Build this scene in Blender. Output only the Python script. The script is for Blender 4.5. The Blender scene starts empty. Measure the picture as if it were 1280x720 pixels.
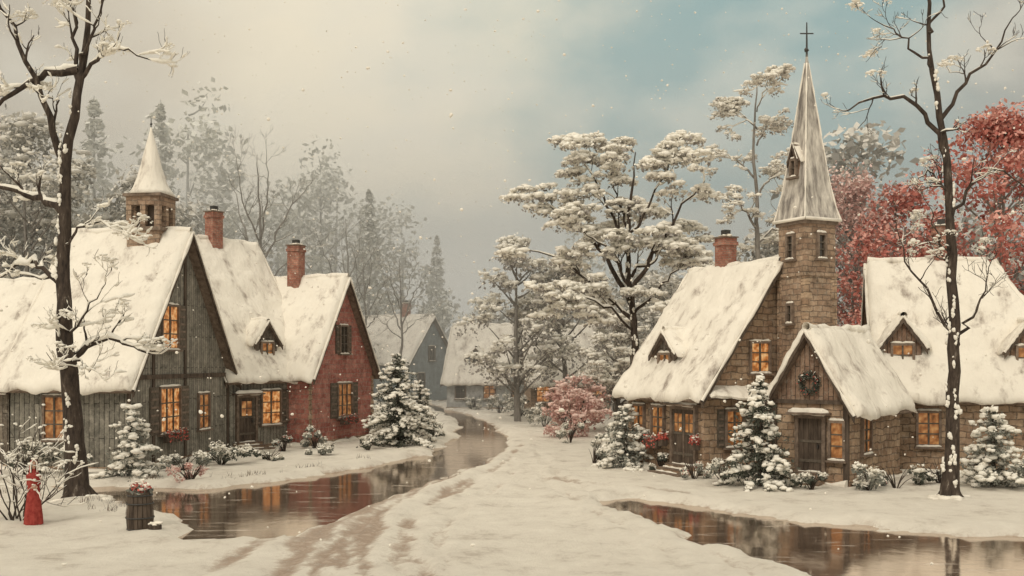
import bpy, math, random
import numpy as np
from mathutils import Vector, Matrix
R=math.radians
scene=bpy.context.scene
COL=scene.collection
# ------------------------------------------------------------------ materials
def nn(nt,t,**k):
    n=nt.nodes.new(t)
    for a,b in k.items(): setattr(n,a,b)
    return n
def ramp(nt,stops):
    r=nn(nt,'ShaderNodeValToRGB'); cr=r.color_ramp
    while len(cr.elements)<len(stops): cr.elements.new(0.5)
    for e,(p,c) in zip(cr.elements,stops):
        e.position=p; e.color=(c[0],c[1],c[2],1) if not isinstance(c,(int,float)) else (c,c,c,1)
    return r
def base(name):
    m=bpy.data.materials.new(name); m.use_nodes=True
    nt=m.node_tree; b=nt.nodes['Principled BSDF']; b.inputs['Roughness'].default_value=.85
    b.inputs['Specular IOR Level'].default_value=.25
    return m,nt,b
def noise_mat(name,stops,scale=3,stretch=(1,1,1),rough=.85,bump=.3,bscale=None,detail=6,dist=.02,spec=.2):
    m,nt,b=base(name); L=nt.links.new
    tc=nn(nt,'ShaderNodeTexCoord'); mp=nn(nt,'ShaderNodeMapping'); mp.inputs['Scale'].default_value=stretch
    L(tc.outputs['Object'],mp.inputs[0])
    n=nn(nt,'ShaderNodeTexNoise'); n.inputs['Scale'].default_value=scale; n.inputs['Detail'].default_value=detail; n.inputs['Roughness'].default_value=.67
    L(mp.outputs[0],n.inputs['Vector'])
    r=ramp(nt,stops); L(n.outputs['Fac'],r.inputs[0]); L(r.outputs[0],b.inputs['Base Color'])
    b.inputs['Roughness'].default_value=rough; b.inputs['Specular IOR Level'].default_value=spec
    if bump:
        n2=nn(nt,'ShaderNodeTexNoise'); n2.inputs['Scale'].default_value=bscale or scale*3; n2.inputs['Detail'].default_value=5
        L(mp.outputs[0],n2.inputs['Vector'])
        bp=nn(nt,'ShaderNodeBump'); bp.inputs['Strength'].default_value=bump; bp.inputs['Distance'].default_value=dist
        L(n2.outputs['Fac'],bp.inputs['Height']); L(bp.outputs[0],b.inputs['Normal'])
    return m
def wall_mat(name,c1,c2,mortar,bw,rh,vertical=False,msize=.02,frost=.35,distort=.06,bump=.8,tint2=None):
    """masonry / boards laid over (x+y, z) of the wall"""
    m,nt,b=base(name); L=nt.links.new
    tc=nn(nt,'ShaderNodeTexCoord'); sp=nn(nt,'ShaderNodeSeparateXYZ'); L(tc.outputs['Object'],sp.inputs[0])
    ad=nn(nt,'ShaderNodeMath',operation='ADD'); L(sp.outputs[0],ad.inputs[0]); L(sp.outputs[1],ad.inputs[1])
    cb=nn(nt,'ShaderNodeCombineXYZ')
    if vertical: L(sp.outputs[2],cb.inputs[0]); L(ad.outputs[0],cb.inputs[1])
    else: L(ad.outputs[0],cb.inputs[0]); L(sp.outputs[2],cb.inputs[1])
    nz=nn(nt,'ShaderNodeTexNoise'); nz.inputs['Scale'].default_value=2.5; nz.inputs['Detail'].default_value=3; L(tc.outputs['Object'],nz.inputs['Vector'])
    mx=nn(nt,'ShaderNodeVectorMath',operation='MULTIPLY_ADD'); L(nz.outputs['Color'],mx.inputs[0]); mx.inputs[1].default_value=(distort*2,)*3; L(cb.outputs[0],mx.inputs[2])
    br=nn(nt,'ShaderNodeTexBrick'); L(mx.outputs[0],br.inputs['Vector'])
    br.inputs['Color1'].default_value=(*c1,1); br.inputs['Color2'].default_value=(*c2,1); br.inputs['Mortar'].default_value=(*mortar,1)
    br.inputs['Scale'].default_value=1; br.inputs['Brick Width'].default_value=bw; br.inputs['Row Height'].default_value=rh
    br.inputs['Mortar Size'].default_value=msize; br.inputs['Mortar Smooth'].default_value=.5; br.inputs['Bias'].default_value=-.1
    n2=nn(nt,'ShaderNodeTexNoise'); n2.inputs['Scale'].default_value=1.7; n2.inputs['Detail'].default_value=9; n2.inputs['Roughness'].default_value=.8; L(tc.outputs['Object'],n2.inputs['Vector'])
    r=ramp(nt,[(.3,.4),(.5,1.0),(.72,1.65)]); L(n2.outputs['Fac'],r.inputs[0])
    mu=nn(nt,'ShaderNodeMix',data_type='RGBA',blend_type='MULTIPLY'); mu.inputs[0].default_value=1
    L(br.outputs['Color'],mu.inputs[6]); L(r.outputs[0],mu.inputs[7])
    # frost dabs
    n3=nn(nt,'ShaderNodeTexNoise'); n3.inputs['Scale'].default_value=5; n3.inputs['Detail'].default_value=8; n3.inputs['Roughness'].default_value=.82
    L(tc.outputs['Object'],n3.inputs['Vector']); r3=ramp(nt,[(.50,0.),(.70,frost)]); L(n3.outputs['Fac'],r3.inputs[0])
    m2=nn(nt,'ShaderNodeMix',data_type='RGBA'); L(r3.outputs[0],m2.inputs[0]); L(mu.outputs[2],m2.inputs[6]); m2.inputs[7].default_value=(.64,.585,.50,1)
    L(m2.outputs[2],b.inputs['Base Color'])
    bp=nn(nt,'ShaderNodeBump'); bp.inputs['Strength'].default_value=bump; bp.inputs['Distance'].default_value=.04
    sb=nn(nt,'ShaderNodeMath',operation='SUBTRACT'); L(n2.outputs['Fac'],sb.inputs[0]); L(br.outputs['Fac'],sb.inputs[1])
    L(sb.outputs[0],bp.inputs['Height']); L(bp.outputs[0],b.inputs['Normal'])
    b.inputs['Roughness'].default_value=.9
    return m
M={}
M['snow']=noise_mat('snow',[(.28,(.66,.615,.555)),(.45,(.81,.765,.69)),(.7,(.87,.825,.745))],1.3,bump=.7,bscale=5,dist=.07,detail=8)
M['roofsnow']=noise_mat('roof_snow',[(.325,(.33,.285,.25)),(.39,(.62,.57,.51)),(.47,(.81,.765,.69)),(.8,(.87,.825,.745))],2.2,stretch=(.6,.6,.16),bump=1.,bscale=6,dist=.08,detail=10)
M['tsnow']=noise_mat('branch_snow',[(.3,(.76,.73,.67)),(.6,(.88,.85,.78))],4,bump=.3)
M['bark']=noise_mat('bark',[(.35,(.03,.023,.02)),(.6,(.085,.065,.052)),(.72,(.28,.245,.21))],9,stretch=(1,1,.25),bump=.9,dist=.03)
M['barkgrey']=noise_mat('hazed_bark',[(.35,(.16,.145,.13)),(.7,(.32,.295,.27))],6,stretch=(1,1,.3),bump=.5)  # bark of background trees, greyed to paint in some haze
M['barkpale']=noise_mat('far_hazed_bark',[(.35,(.33,.33,.32)),(.7,(.44,.43,.41))],6,bump=.2)  # bark of the far trees, distance haze painted into the pale colour
M['needle']=noise_mat('needles',[(.3,(.05,.06,.05)),(.7,(.15,.155,.125))],3,bump=0)
M['needle2']=noise_mat('needles_frosted',[(.3,(.16,.17,.15)),(.7,(.32,.32,.285))],3,bump=0)
M['twig']=noise_mat('twigs_grey',[(.3,(.24,.22,.205)),(.7,(.45,.42,.395))],2,bump=0)
M['mist1']=noise_mat('hazed_foliage_grey',[(.3,(.28,.275,.26)),(.7,(.46,.45,.42))],.6,bump=0)  # mid-distance foliage, haze painted in as a paler grey
M['mist1s']=noise_mat('hazed_foliage_light',[(.3,(.60,.58,.54)),(.7,(.79,.76,.70))],.6,bump=0)  # its upper leaves: haze and light from above put into the colour
M['mist2']=noise_mat('far_hazed_foliage',[(.3,(.50,.505,.475)),(.7,(.62,.62,.585))],.3,bump=0)  # far foliage paled toward the sky, distance haze painted in
M['mist2s']=noise_mat('far_hazed_foliage_light',[(.3,(.70,.70,.66)),(.7,(.83,.82,.76))],.3,bump=0)  # far upper leaves, paler still: haze and top light in the colour
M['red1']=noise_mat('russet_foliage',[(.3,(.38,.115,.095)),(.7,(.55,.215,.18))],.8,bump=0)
M['red2']=noise_mat('russet_foliage_toplit',[(.3,(.58,.26,.22)),(.7,(.72,.43,.37))],.8,bump=0)  # upper russet leaves, light from above painted in as a paler tone
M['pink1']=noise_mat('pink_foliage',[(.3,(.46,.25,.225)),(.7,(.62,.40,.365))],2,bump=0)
M['pink2']=noise_mat('pink_foliage_toplit',[(.3,(.72,.49,.45)),(.7,(.84,.68,.62))],2,bump=0)  # upper pink leaves, light from above painted in as a paler tone
M['plank']=wall_mat('grey_boards',(.18,.17,.145),(.28,.26,.22),(.05,.045,.04),2.6,.2,True,.016,.5,.02,.7)
M['plankdk']=wall_mat('dark_boards',(.13,.108,.088),(.215,.18,.145),(.035,.03,.025),2.2,.19,True,.016,.5,.025,.7)
M['redwall']=wall_mat('red_stone',(.33,.11,.09),(.44,.20,.16),(.34,.225,.19),.5,.24,False,.018,.5,.09,.7)
M['stone']=wall_mat('brown_stone',(.28,.185,.125),(.43,.315,.22),(.19,.14,.10),.48,.24,False,.02,.45,.10,.9)
M['stone2']=wall_mat('tower_stone',(.28,.19,.135),(.39,.285,.205),(.21,.155,.115),.40,.2,False,.018,.4,.07,.9)
M['stoneplank']=wall_mat('brown_boards',(.22,.14,.10),(.31,.21,.15),(.07,.052,.04),2,.17,True,.014,.45,.02,.7)
M['pale']=wall_mat('pale_plaster',(.42,.43,.42),(.48,.48,.47),(.38,.38,.37),.8,.4,False,.01,.2,.05,.3)
M['bluewall']=wall_mat('blue_grey_boards',(.26,.30,.32),(.31,.35,.37),(.18,.20,.21),2,.35,True,.02,.2,.02,.3)
M['brick']=wall_mat('chimney_brick',(.29,.11,.08),(.39,.185,.135),(.23,.165,.13),.24,.09,False,.012,.5,.02,.6)
M['wood']=noise_mat('dark_wood',[(.3,(.04,.03,.024)),(.7,(.15,.115,.09))],6,stretch=(1,1,.2),bump=.6)
M['trim']=noise_mat('weathered_trim',[(.3,(.10,.075,.058)),(.7,(.28,.215,.17))],5,bump=.4)
M['shutter']=noise_mat('shutter_paint',[(.3,(.065,.055,.045)),(.7,(.18,.15,.12))],6,bump=.4)
M['spire']=noise_mat('snowy_slate',[(.36,(.17,.155,.145)),(.47,(.38,.35,.32)),(.62,(.68,.64,.58))],4,stretch=(1,1,.16),bump=.8,dist=.03,detail=9)
M['iron']=noise_mat('iron',[(.3,(.02,.02,.02)),(.7,(.05,.045,.04))],8,rough=.5,bump=.2,spec=.5)
M['berry']=noise_mat('red_flowers',[(.3,(.40,.06,.05)),(.7,(.66,.19,.15))],8,bump=0)
M['cloak']=noise_mat('red_cloth',[(.3,(.20,.02,.018)),(.7,(.42,.08,.065))],7,bump=.5)
M['skin']=noise_mat('skin',[(.3,(.45,.27,.2)),(.7,(.55,.35,.27))],9,bump=0)
M['glassdk']=noise_mat('dark_glass',[(.3,(.03,.027,.025)),(.7,(.08,.065,.05))],3,rough=.15,bump=0,spec=.6)
def lit(name,strength,c0,c1,c2):
    m,nt,b=base(name); L=nt.links.new
    tc=nn(nt,'ShaderNodeTexCoord'); n=nn(nt,'ShaderNodeTexNoise'); n.inputs['Scale'].default_value=4.5; n.inputs['Detail'].default_value=4
    L(tc.outputs['Object'],n.inputs['Vector']); r=ramp(nt,[(.36,c0),(.5,c1),(.64,c2)]); L(n.outputs['Fac'],r.inputs[0])
    b.inputs['Base Color'].default_value=(.2,.1,.04,1); b.inputs['Roughness'].default_value=.3
    L(r.outputs[0],b.inputs['Emission Color']); b.inputs['Emission Strength'].default_value=strength
    return m
M['lit']=lit('lamplit_glass',.62,(.10,.025,.01),(.66,.23,.06),(1.,.62,.28))
M['litdim']=lit('lamplit_glass_dim',.38,(.06,.02,.01),(.50,.18,.06),(.85,.45,.17))

# ------------------------------------------------------------------ mesh builder
class MB:
    def __init__(s): s.v=[];s.f=[];s.m=[];s.n=0;s.mats=[]
    def mi(s,k):
        if k not in s.mats: s.mats.append(k)
        return s.mats.index(k)
    def add(s,V,F,mat):
        o=s.n; V=np.asarray(V,float).reshape(-1,3); s.v.append(V); s.n+=len(V)
        F=[tuple(i+o for i in f) for f in F]; s.f.extend(F); s.m.extend([s.mi(mat)]*len(F))
    def quads(s,Q,mat):
        o=s.n; N=len(Q)
        if N==0: return
        s.v.append(np.asarray(Q).reshape(-1,3)); s.n+=4*N
        s.f.extend((o+np.arange(4*N)).reshape(N,4).tolist()); s.m.extend([s.mi(mat)]*N)
    def box(s,x0,x1,y0,y1,z0,z1,mat,T=None):
        V=np.array([(x,y,z) for z in(z0,z1) for x,y in((x0,y0),(x1,y0),(x1,y1),(x0,y1))],float)
        s.add(V,[(0,3,2,1),(4,5,6,7),(0,1,5,4),(1,2,6,5),(2,3,7,6),(3,0,4,7)],mat)
    def mesh(s,name,smooth=True):
        me=bpy.data.meshes.new(name)
        me.from_pydata(np.concatenate(s.v).tolist(),[],s.f)
        for k in s.mats: me.materials.append(M[k])
        me.polygons.foreach_set('material_index',s.m)
        me.polygons.foreach_set('use_smooth',[smooth]*len(s.f))
        me.update(); return me
    def obj(s,name,parent=None,loc=(0,0,0),rot=0,smooth=False):
        o=bpy.data.objects.new(name,s.mesh(name,smooth)); COL.objects.link(o)
        o.location=loc; o.rotation_euler=(0,0,rot)
        if parent: o.parent=parent
        return o
def empty(name,loc=(0,0,0),rot=0,parent=None):
    e=bpy.data.objects.new(name,None); COL.objects.link(e); e.location=loc; e.rotation_euler=(0,0,rot); e.empty_display_size=.3
    if parent: e.parent=parent
    return e
def tube(mb,P,rad,sides,mat,cap=True):
    P=np.asarray(P,float); n=len(P); rad=np.broadcast_to(np.asarray(rad,float),(n,))
    T=np.gradient(P,axis=0); T/=np.linalg.norm(T,axis=1)[:,None]+1e-9
    u=np.cross(T[0],(0.13,.97,.21)); u/=np.linalg.norm(u)
    a=np.linspace(0,2*math.pi,sides,endpoint=False); ca=np.cos(a)[:,None]; sa=np.sin(a)[:,None]; V=[]
    for i in range(n):
        u=u-T[i]*np.dot(u,T[i]); u/=np.linalg.norm(u)+1e-9; w=np.cross(T[i],u)
        V.append(P[i]+rad[i]*(ca*u+sa*w))
    V=np.concatenate(V); F=[]
    for i in range(n-1):
        for j in range(sides):
            k=(j+1)%sides; F.append((i*sides+j,i*sides+k,(i+1)*sides+k,(i+1)*sides+j))
    if cap: F.append(tuple(range((n-1)*sides,n*sides)))
    mb.add(V,F,mat)
def leafq(mb,C,size,mat,rng,up=0.,asp=.6):
    N=len(C)
    if N==0: return
    n=rng.normal(size=(N,3)); n/=np.linalg.norm(n,axis=1)[:,None]
    if up: n[:,2]=np.abs(n[:,2])+up; n/=np.linalg.norm(n,axis=1)[:,None]
    t=np.cross(n,rng.normal(size=(N,3))); t/=np.linalg.norm(t,axis=1)[:,None]; b=np.cross(n,t)
    s=(size*rng.uniform(.55,1.35,N))[:,None]; q=[]
    for a,c in((-1,-.3),(.2,-1),(1,.25),(-.15,1)):
        ja=a*rng.uniform(.7,1.2,(N,1)); jc=c*rng.uniform(.7,1.2,(N,1))
        q.append(C+t*s*ja+b*s*asp*jc)
    mb.quads(np.stack(q,1),mat)
_g=(1+5**.5)/2
ICO=np.array([(-1,_g,0),(1,_g,0),(-1,-_g,0),(1,-_g,0),(0,-1,_g),(0,1,_g),(0,-1,-_g),(0,1,-_g),(_g,0,-1),(_g,0,1),(-_g,0,-1),(-_g,0,1)],float); ICO/=np.linalg.norm(ICO[0])
ICF=np.array([(0,11,5),(0,5,1),(0,1,7),(0,7,10),(0,10,11),(1,5,9),(5,11,4),(11,10,2),(10,7,6),(7,1,8),(3,9,4),(3,4,2),(3,2,6),(3,6,8),(3,8,9),(4,9,5),(2,4,11),(6,2,10),(8,6,7),(9,8,1)])
def lumps(mb,C,r,rz,mat,rng):
    """small irregular lumps of caught snow"""
    N=len(C)
    if N==0: return
    s=rng.uniform(.55,1.35,(N,1,1))*r; a=rng.uniform(0,6.28,N); ca,sa=np.cos(a)[:,None],np.sin(a)[:,None]
    V=np.repeat(ICO[None],N,0)*rng.uniform(.7,1.3,(N,12,1))*s*np.stack([rng.uniform(.8,1.5,N),np.ones(N),np.full(N,rz)],1)[:,None,:]
    x=V[...,0]*ca-V[...,1]*sa; y=V[...,0]*sa+V[...,1]*ca; V=np.stack([x,y,V[...,2]],-1)+C[:,None,:]
    o=mb.n; mb.v.append(V.reshape(-1,3)); mb.n+=12*N
    F=(ICF[None]+o+12*np.arange(N)[:,None,None]).reshape(-1,3).tolist(); mb.f.extend(F); mb.m.extend([mb.mi(mat)]*len(F))
def ball(rng,n,shell=.0):
    d=rng.normal(size=(n,3)); d/=np.linalg.norm(d,axis=1)[:,None]
    return d*(rng.uniform(shell**3,1,n)**(1/3))[:,None]
# numpy value noise
def vnoise(x,y,seed=0):
    xi=np.floor(x).astype(np.int64); yi=np.floor(y).astype(np.int64); fx=x-xi; fy=y-yi
    fx=fx*fx*(3-2*fx); fy=fy*fy*(3-2*fy)
    def h(a,b):
        k=(a*374761393+b*668265263+seed*1442695041)&0xffffffff; k=((k^(k>>13))*1274126177)&0xffffffff
        return ((k^(k>>16))&0xffff)/65535.
    return (h(xi,yi)*(1-fx)+h(xi+1,yi)*fx)*(1-fy)+(h(xi,yi+1)*(1-fx)+h(xi+1,yi+1)*fx)*fy
def fbm(x,y,s,o=4,seed=0):
    x=np.asarray(x,float);y=np.asarray(y,float)
    r=0;a=.5;t=0
    for i in range(o): r=r+a*vnoise(x*s+i*17.3,y*s-i*9.1,seed+i); t+=a; a*=.55; s*=2.03
    return r/t-.5
# ------------------------------------------------------------------ terrain
def smooth_poly(P,n):
    P=np.asarray(P,float); d=np.r_[0,np.cumsum(np.linalg.norm(np.diff(P,axis=0),axis=1))]; t=np.linspace(0,d[-1],n)
    Q=np.stack([np.interp(t,d,P[:,k]) for k in range(P.shape[1])],1)
    for _ in range(2): Q[1:-1]=(Q[:-2]+2*Q[1:-1]+Q[2:])/4
    return Q
def seg_dist(X,Y,P,closed):
    D=np.full(X.shape,1e9); n=len(P)
    for i in range(n if closed else n-1):
        ax,ay=P[i]; bx,by=P[(i+1)%n]; dx,dy=bx-ax,by-ay
        t=np.clip(((X-ax)*dx+(Y-ay)*dy)/(dx*dx+dy*dy),0,1)
        D=np.minimum(D,np.hypot(X-ax-t*dx,Y-ay-t*dy))
    return D
def inside(X,Y,P):
    c=np.zeros(X.shape,bool); n=len(P)
    for i in range(n):
        ax,ay=P[i]; bx,by=P[(i+1)%n]
        if ay==by: continue
        c^=((ay>Y)!=(by>Y))&(X<(bx-ax)*(Y-ay)/(by-ay)+ax)
    return c
STREAM=[(-9,100),(-6.9,90),(-3.9,74),(-2.9,58),(-3.5,48),(-4.9,42.7),(-6.1,39.9),(-8.1,36.6),(-10.3,33.9),(-12.6,34.4),(-15.4,34.6),(-14.6,33.2),(-12.2,31.9),(-9.9,29.0),(-8.4,26.6),(-7.3,24.3),(-5.4,24.4),(-4.6,27.5),(-3.9,32),(-2.4,37.5),(-1.2,43),(-.3,50),(-.3,56),(-1.1,66),(-2.5,76),(-5.6,90),(-7.5,100)]
POND=[(2.4,31.1),(3.9,32),(5.8,29.2),(7.5,27),(9.9,25.4),(12.5,24.4),(17,22.8),(24,21),(25,13),(9,14),(6.7,17.5),(5.8,20.3),(5.1,22.4),(4.2,25.8),(3.0,29)]
RUTS=[([(-.3,52),(-.9,43),(-2.2,36),(-3.35,30.5),(-3.7,26),(-3.2,21.5),(-2.2,17),(-1,10)],.26,.95),
      ([(.4,50),(-.1,43),(-1.1,36.5),(-2.3,31),(-2.8,26.5),(-2.4,22),(-1.5,18),(-.3,10)],.2,.8),
      ([(-2.4,36.5),(-3.5,31.5),(-4.3,27),(-4.6,23.5),(-4.5,20.5),(-4.0,14)],.40,1.15),
      ([(-3.4,29.5),(-3.9,25.5),(-3.8,22),(-3.3,18.5)],.22,.9),
      ([(-5.4,25.5),(-5.8,22.5),(-6.1,18)],.26,.85),
      ([(.5,42),(-.2,36),(-1.2,30),(-1.8,25),(-1.5,20.5),(-.9,14)],.11,.45),
      ([(1.2,47),(1.7,37),(2.7,30.5),(3.9,25.5),(4.4,21.5),(5.6,14)],.15,.4),
      ([(1.0,40),(1.2,34),(2.0,29),(3.1,24.5),(3.5,20.5),(4.4,14)],.13,.4),
      ([(1.2,36.5),(3.4,34.5),(6.0,31.2)],.28,.6)]
RUTS=[([tuple(p) for p in smooth_poly(P,22)],w,a) for P,w,a in RUTS]
def terrain(X,Y):
    X=np.asarray(X,float);Y=np.asarray(Y,float)
    sd=np.full(X.shape,-1e9)
    for P in(STREAM,POND):
        d=seg_dist(X,Y,P,True); s=np.where(inside(X,Y,P),d,-d); sd=np.maximum(sd,s)
    wob=fbm(X,Y*.7,.9,4,3)*1.5+fbm(X,Y,3.1,3,9)*.5
    s=sd+wob
    z=.10*fbm(X,Y,.16,3,5)+.11*fbm(X,Y,.9,4,7)+.06*fbm(X,Y,3.5,3,11)
    bank=np.clip((-s)/.45,0,1); bank=bank*bank*(3-2*bank)
    z=z+.07*bank+.10*np.exp(-((s+.9)/.7)**2)
    z=np.where(s>-.0,-.10-.05*np.clip(s,0,1)+.03*fbm(X,Y,3.5,3,11),z*bank+(1-bank)*-.09)
    mud=np.zeros(X.shape)
    w1=fbm(X,Y,.55,3,21)*.75+fbm(X,Y,2.2,3,23)*.35; brk=fbm(X,Y*.4,.9,4,33)
    for q,(P,w,a) in enumerate(RUTS):
        d=seg_dist(X,Y,P,False)+w1*(1 if q%2 else -.8)
        wv=w*(1+1.2*brk)
        k=np.exp(-(d/wv)**2)*a*np.clip(1.0+3.2*fbm(X+q*3,Y*.5,1.0,4,35),0,1.5)
        z=z-.05*np.exp(-(d/w)**2)+.03*np.exp(-((np.abs(d)-w*2.1)/w)**2)
        mud=np.maximum(mud,k)
    edge=np.exp(-((s+.12)/.18)**2)*np.clip(.7+2.5*fbm(X,Y,1.2,3,41),0,1)
    mud=np.maximum(mud,edge*.8)
    far=np.clip((Y-110)/60,0,1)
    return z*(1-far),np.clip(mud,0,1)
tx=np.linspace(-1,1,440); gx=5*np.sinh(5.5*tx)
gy=np.concatenate([np.linspace(-80,11,32),12*(100)**np.linspace(0,1,600)])
X,Y=np.meshgrid(gx,gy); Z,MUD=terrain(X,Y)
nx=len(gx);ny=len(gy)
me=bpy.data.meshes.new('snowy_ground')
idx=(np.arange(ny-1)[:,None]*nx+np.arange(nx-1)[None,:]).ravel()
F=np.stack([idx,idx+1,idx+nx+1,idx+nx],1)
me.vertices.add(nx*ny); me.vertices.foreach_set('co',np.stack([X,Y,Z],-1).ravel())
me.loops.add(F.size); me.loops.foreach_set('vertex_index',F.ravel())
me.polygons.add(len(F)); me.polygons.foreach_set('loop_start',np.arange(len(F))*4); me.polygons.foreach_set('loop_total',np.full(len(F),4))
me.polygons.foreach_set('use_smooth',np.ones(len(F),bool))
me.update(); me.validate()
at=me.attributes.new('mud','FLOAT','POINT'); at.data.foreach_set('value',MUD.ravel())
g=bpy.data.objects.new('snowy_ground',me); COL.objects.link(g)
m,nt,b=base('snow_ground'); L=nt.links.new
a=nn(nt,'ShaderNodeAttribute',attribute_name='mud'); tc=nn(nt,'ShaderNodeTexCoord')
n1=nn(nt,'ShaderNodeTexNoise'); n1.inputs['Scale'].default_value=.8; n1.inputs['Detail'].default_value=10; n1.inputs['Roughness'].default_value=.74; L(tc.outputs['Object'],n1.inputs['Vector'])
r1=ramp(nt,[(.31,(.54,.48,.415)),(.45,(.77,.72,.645)),(.7,(.87,.825,.745))]); L(n1.outputs['Fac'],r1.inputs[0])
n2=nn(nt,'ShaderNodeTexNoise'); n2.inputs['Scale'].default_value=4; n2.inputs['Detail'].default_value=9; n2.inputs['Roughness'].default_value=.8; L(tc.outputs['Object'],n2.inputs['Vector'])
r2=ramp(nt,[(.3,(.19,.13,.095)),(.5,(.38,.275,.21)),(.68,(.58,.48,.40))]); L(n2.outputs['Fac'],r2.inputs[0])
ma=nn(nt,'ShaderNodeMath',operation='MULTIPLY_ADD'); L(n2.outputs['Fac'],ma.inputs[0]); ma.inputs[1].default_value=2.3; ma.inputs[2].default_value=-1.3
mb2=nn(nt,'ShaderNodeMath',operation='ADD'); L(a.outputs['Fac'],mb2.inputs[0]); L(ma.outputs[0],mb2.inputs[1])
r3=ramp(nt,[(.2,0.),(.72,.85)]); L(mb2.outputs[0],r3.inputs[0])
mx=nn(nt,'ShaderNodeMix',data_type='RGBA'); L(r3.outputs[0],mx.inputs[0]); L(r1.outputs[0],mx.inputs[6]); L(r2.outputs[0],mx.inputs[7]); L(mx.outputs[2],b.inputs['Base Color'])
bp=nn(nt,'ShaderNodeBump'); bp.inputs['Strength'].default_value=.9; bp.inputs['Distance'].default_value=.12; L(n2.outputs['Fac'],bp.inputs['Height']); L(bp.outputs[0],b.inputs['Normal'])
me.materials.append(m)
# water sheets
m,nt,b=base('icy_water'); L=nt.links.new
out=nt.nodes['Material Output']
tc=nn(nt,'ShaderNodeTexCoord'); mp=nn(nt,'ShaderNodeMapping'); mp.inputs['Scale'].default_value=(1,.55,1); L(tc.outputs['Object'],mp.inputs[0])
n=nn(nt,'ShaderNodeTexNoise'); n.inputs['Scale'].default_value=3.2; n.inputs['Detail'].default_value=5; L(mp.outputs[0],n.inputs['Vector'])
bp=nn(nt,'ShaderNodeBump'); bp.inputs['Strength'].default_value=.2; bp.inputs['Distance'].default_value=.012; L(n.outputs['Fac'],bp.inputs['Height'])
gl=nn(nt,'ShaderNodeBsdfGlossy'); gl.inputs['Roughness'].default_value=.08; gl.inputs['Color'].default_value=(.88,.79,.72,1); L(bp.outputs[0],gl.inputs['Normal'])
df=nn(nt,'ShaderNodeBsdfDiffuse'); 
nb=nn(nt,'ShaderNodeTexNoise'); nb.inputs['Scale'].default_value=1.1; nb.inputs['Detail'].default_value=9; nb.inputs['Roughness'].default_value=.75
mp2=nn(nt,'ShaderNodeMapping'); mp2.inputs['Scale'].default_value=(.45,1.8,1); L(tc.outputs['Object'],mp2.inputs[0]); L(mp2.outputs[0],nb.inputs['Vector'])
rr=ramp(nt,[(.35,(.08,.06,.048)),(.56,(.20,.15,.12)),(.67,(.62,.56,.49))]); L(nb.outputs['Fac'],rr.inputs[0]); L(rr.outputs[0],df.inputs['Color'])
rf=ramp(nt,[(.53,.82),(.67,.38)]); L(nb.outputs['Fac'],rf.inputs[0])
ms=nn(nt,'ShaderNodeMixShader'); L(rf.outputs[0],ms.inputs[0]); L(df.outputs[0],ms.inputs[1]); L(gl.outputs[0],ms.inputs[2]); L(ms.outputs[0],out.inputs[0])
M['water']=m
for nm,P in(('stream_water',[(-18,22),(2.2,22),(2.2,60),(1,102),(-12,102),(-10,60),(-18,38)]),('pond_water',[(1.2,34.5),(8,33.5),(30,26),(30,8),(3.5,8),(3.5,22)])):
    w=MB(); w.add([(x,y,-.045) for x,y in P],[tuple(range(len(P)))],'water'); w.obj(nm)

# ------------------------------------------------------------------ houses
def slab(mb,e0,e1,r0,r1,nrm,rng,t=.2,ragged=.12,step=.2,mat='roofsnow',seed=0):
    """snow blanket over a bilinear roof plane; e=eave, r=ridge"""
    e0,e1,r0,r1,nrm=[np.array(k,float) for k in(e0,e1,r0,r1,nrm)]
    nu=max(4,int(np.linalg.norm(e1-e0)/step)); nv=max(4,int(np.linalg.norm(r0-e0)/step))
    u,v=np.meshgrid(np.linspace(0,1,nu+1),np.linspace(0,1,nv+1))
    LU=np.linalg.norm(e1-e0);LV=np.linalg.norm(r0-e0)
    E=e0+(e1-e0)*u[...,None]; Rg=r0+(r1-r0)*u[...,None]
    rag=ragged*(fbm(u*LU,u*0+seed,1.6,4,seed)*4.2+.3)*(1-v)**6
    vv=v-rag/LV
    P=E*(1-vv[...,None])+Rg*vv[...,None]
    ed=np.minimum(np.minimum(u*LU,(1-u)*LU),v*LV+.02); k=np.clip(ed/.22,0,1); k=np.sqrt(k*(2-k))
    th=t*(.25+.75*k)*(1+1.2*fbm(u*LU,v*LV,.7,4,seed+3)+1.0*fbm(u*LU,v*LV,2.2,2,seed+5))
    top=P+nrm*th[...,None]; bot=P-nrm*.01
    V=np.concatenate([top.reshape(-1,3),bot.reshape(-1,3)]); N=(nu+1)*(nv+1); F=[]
    for j in range(nv):
        for i in range(nu):
            a=j*(nu+1)+i; F.append((a,a+1,a+nu+2,a+nu+1))
    for i in range(nu):
        a=i; F.append((a+N,a+1+N,a+1,a)); a=nv*(nu+1)+i; F.append((a,a+1,a+1+N,a+N))
    for j in range(nv):
        a=j*(nu+1); F.append((a,a+nu+1,a+nu+1+N,a+N)); a=a+nu; F.append((a+N,a+nu+1+N,a+nu+1,a))
    mb.add(V,F,mat)
def board(mb,e0,e1,r0,r1,nrm,t,mat):
    P=[np.array(k,float) for k in(e0,e1,r1,r0)]; n=np.array(nrm,float)
    V=[p for p in P]+[p-n*t for p in P]
    mb.add(V,[(0,1,2,3),(7,6,5,4),(0,4,5,1),(1,5,6,2),(2,6,7,3),(3,7,4,0)],mat)
SEED=[10]
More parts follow.
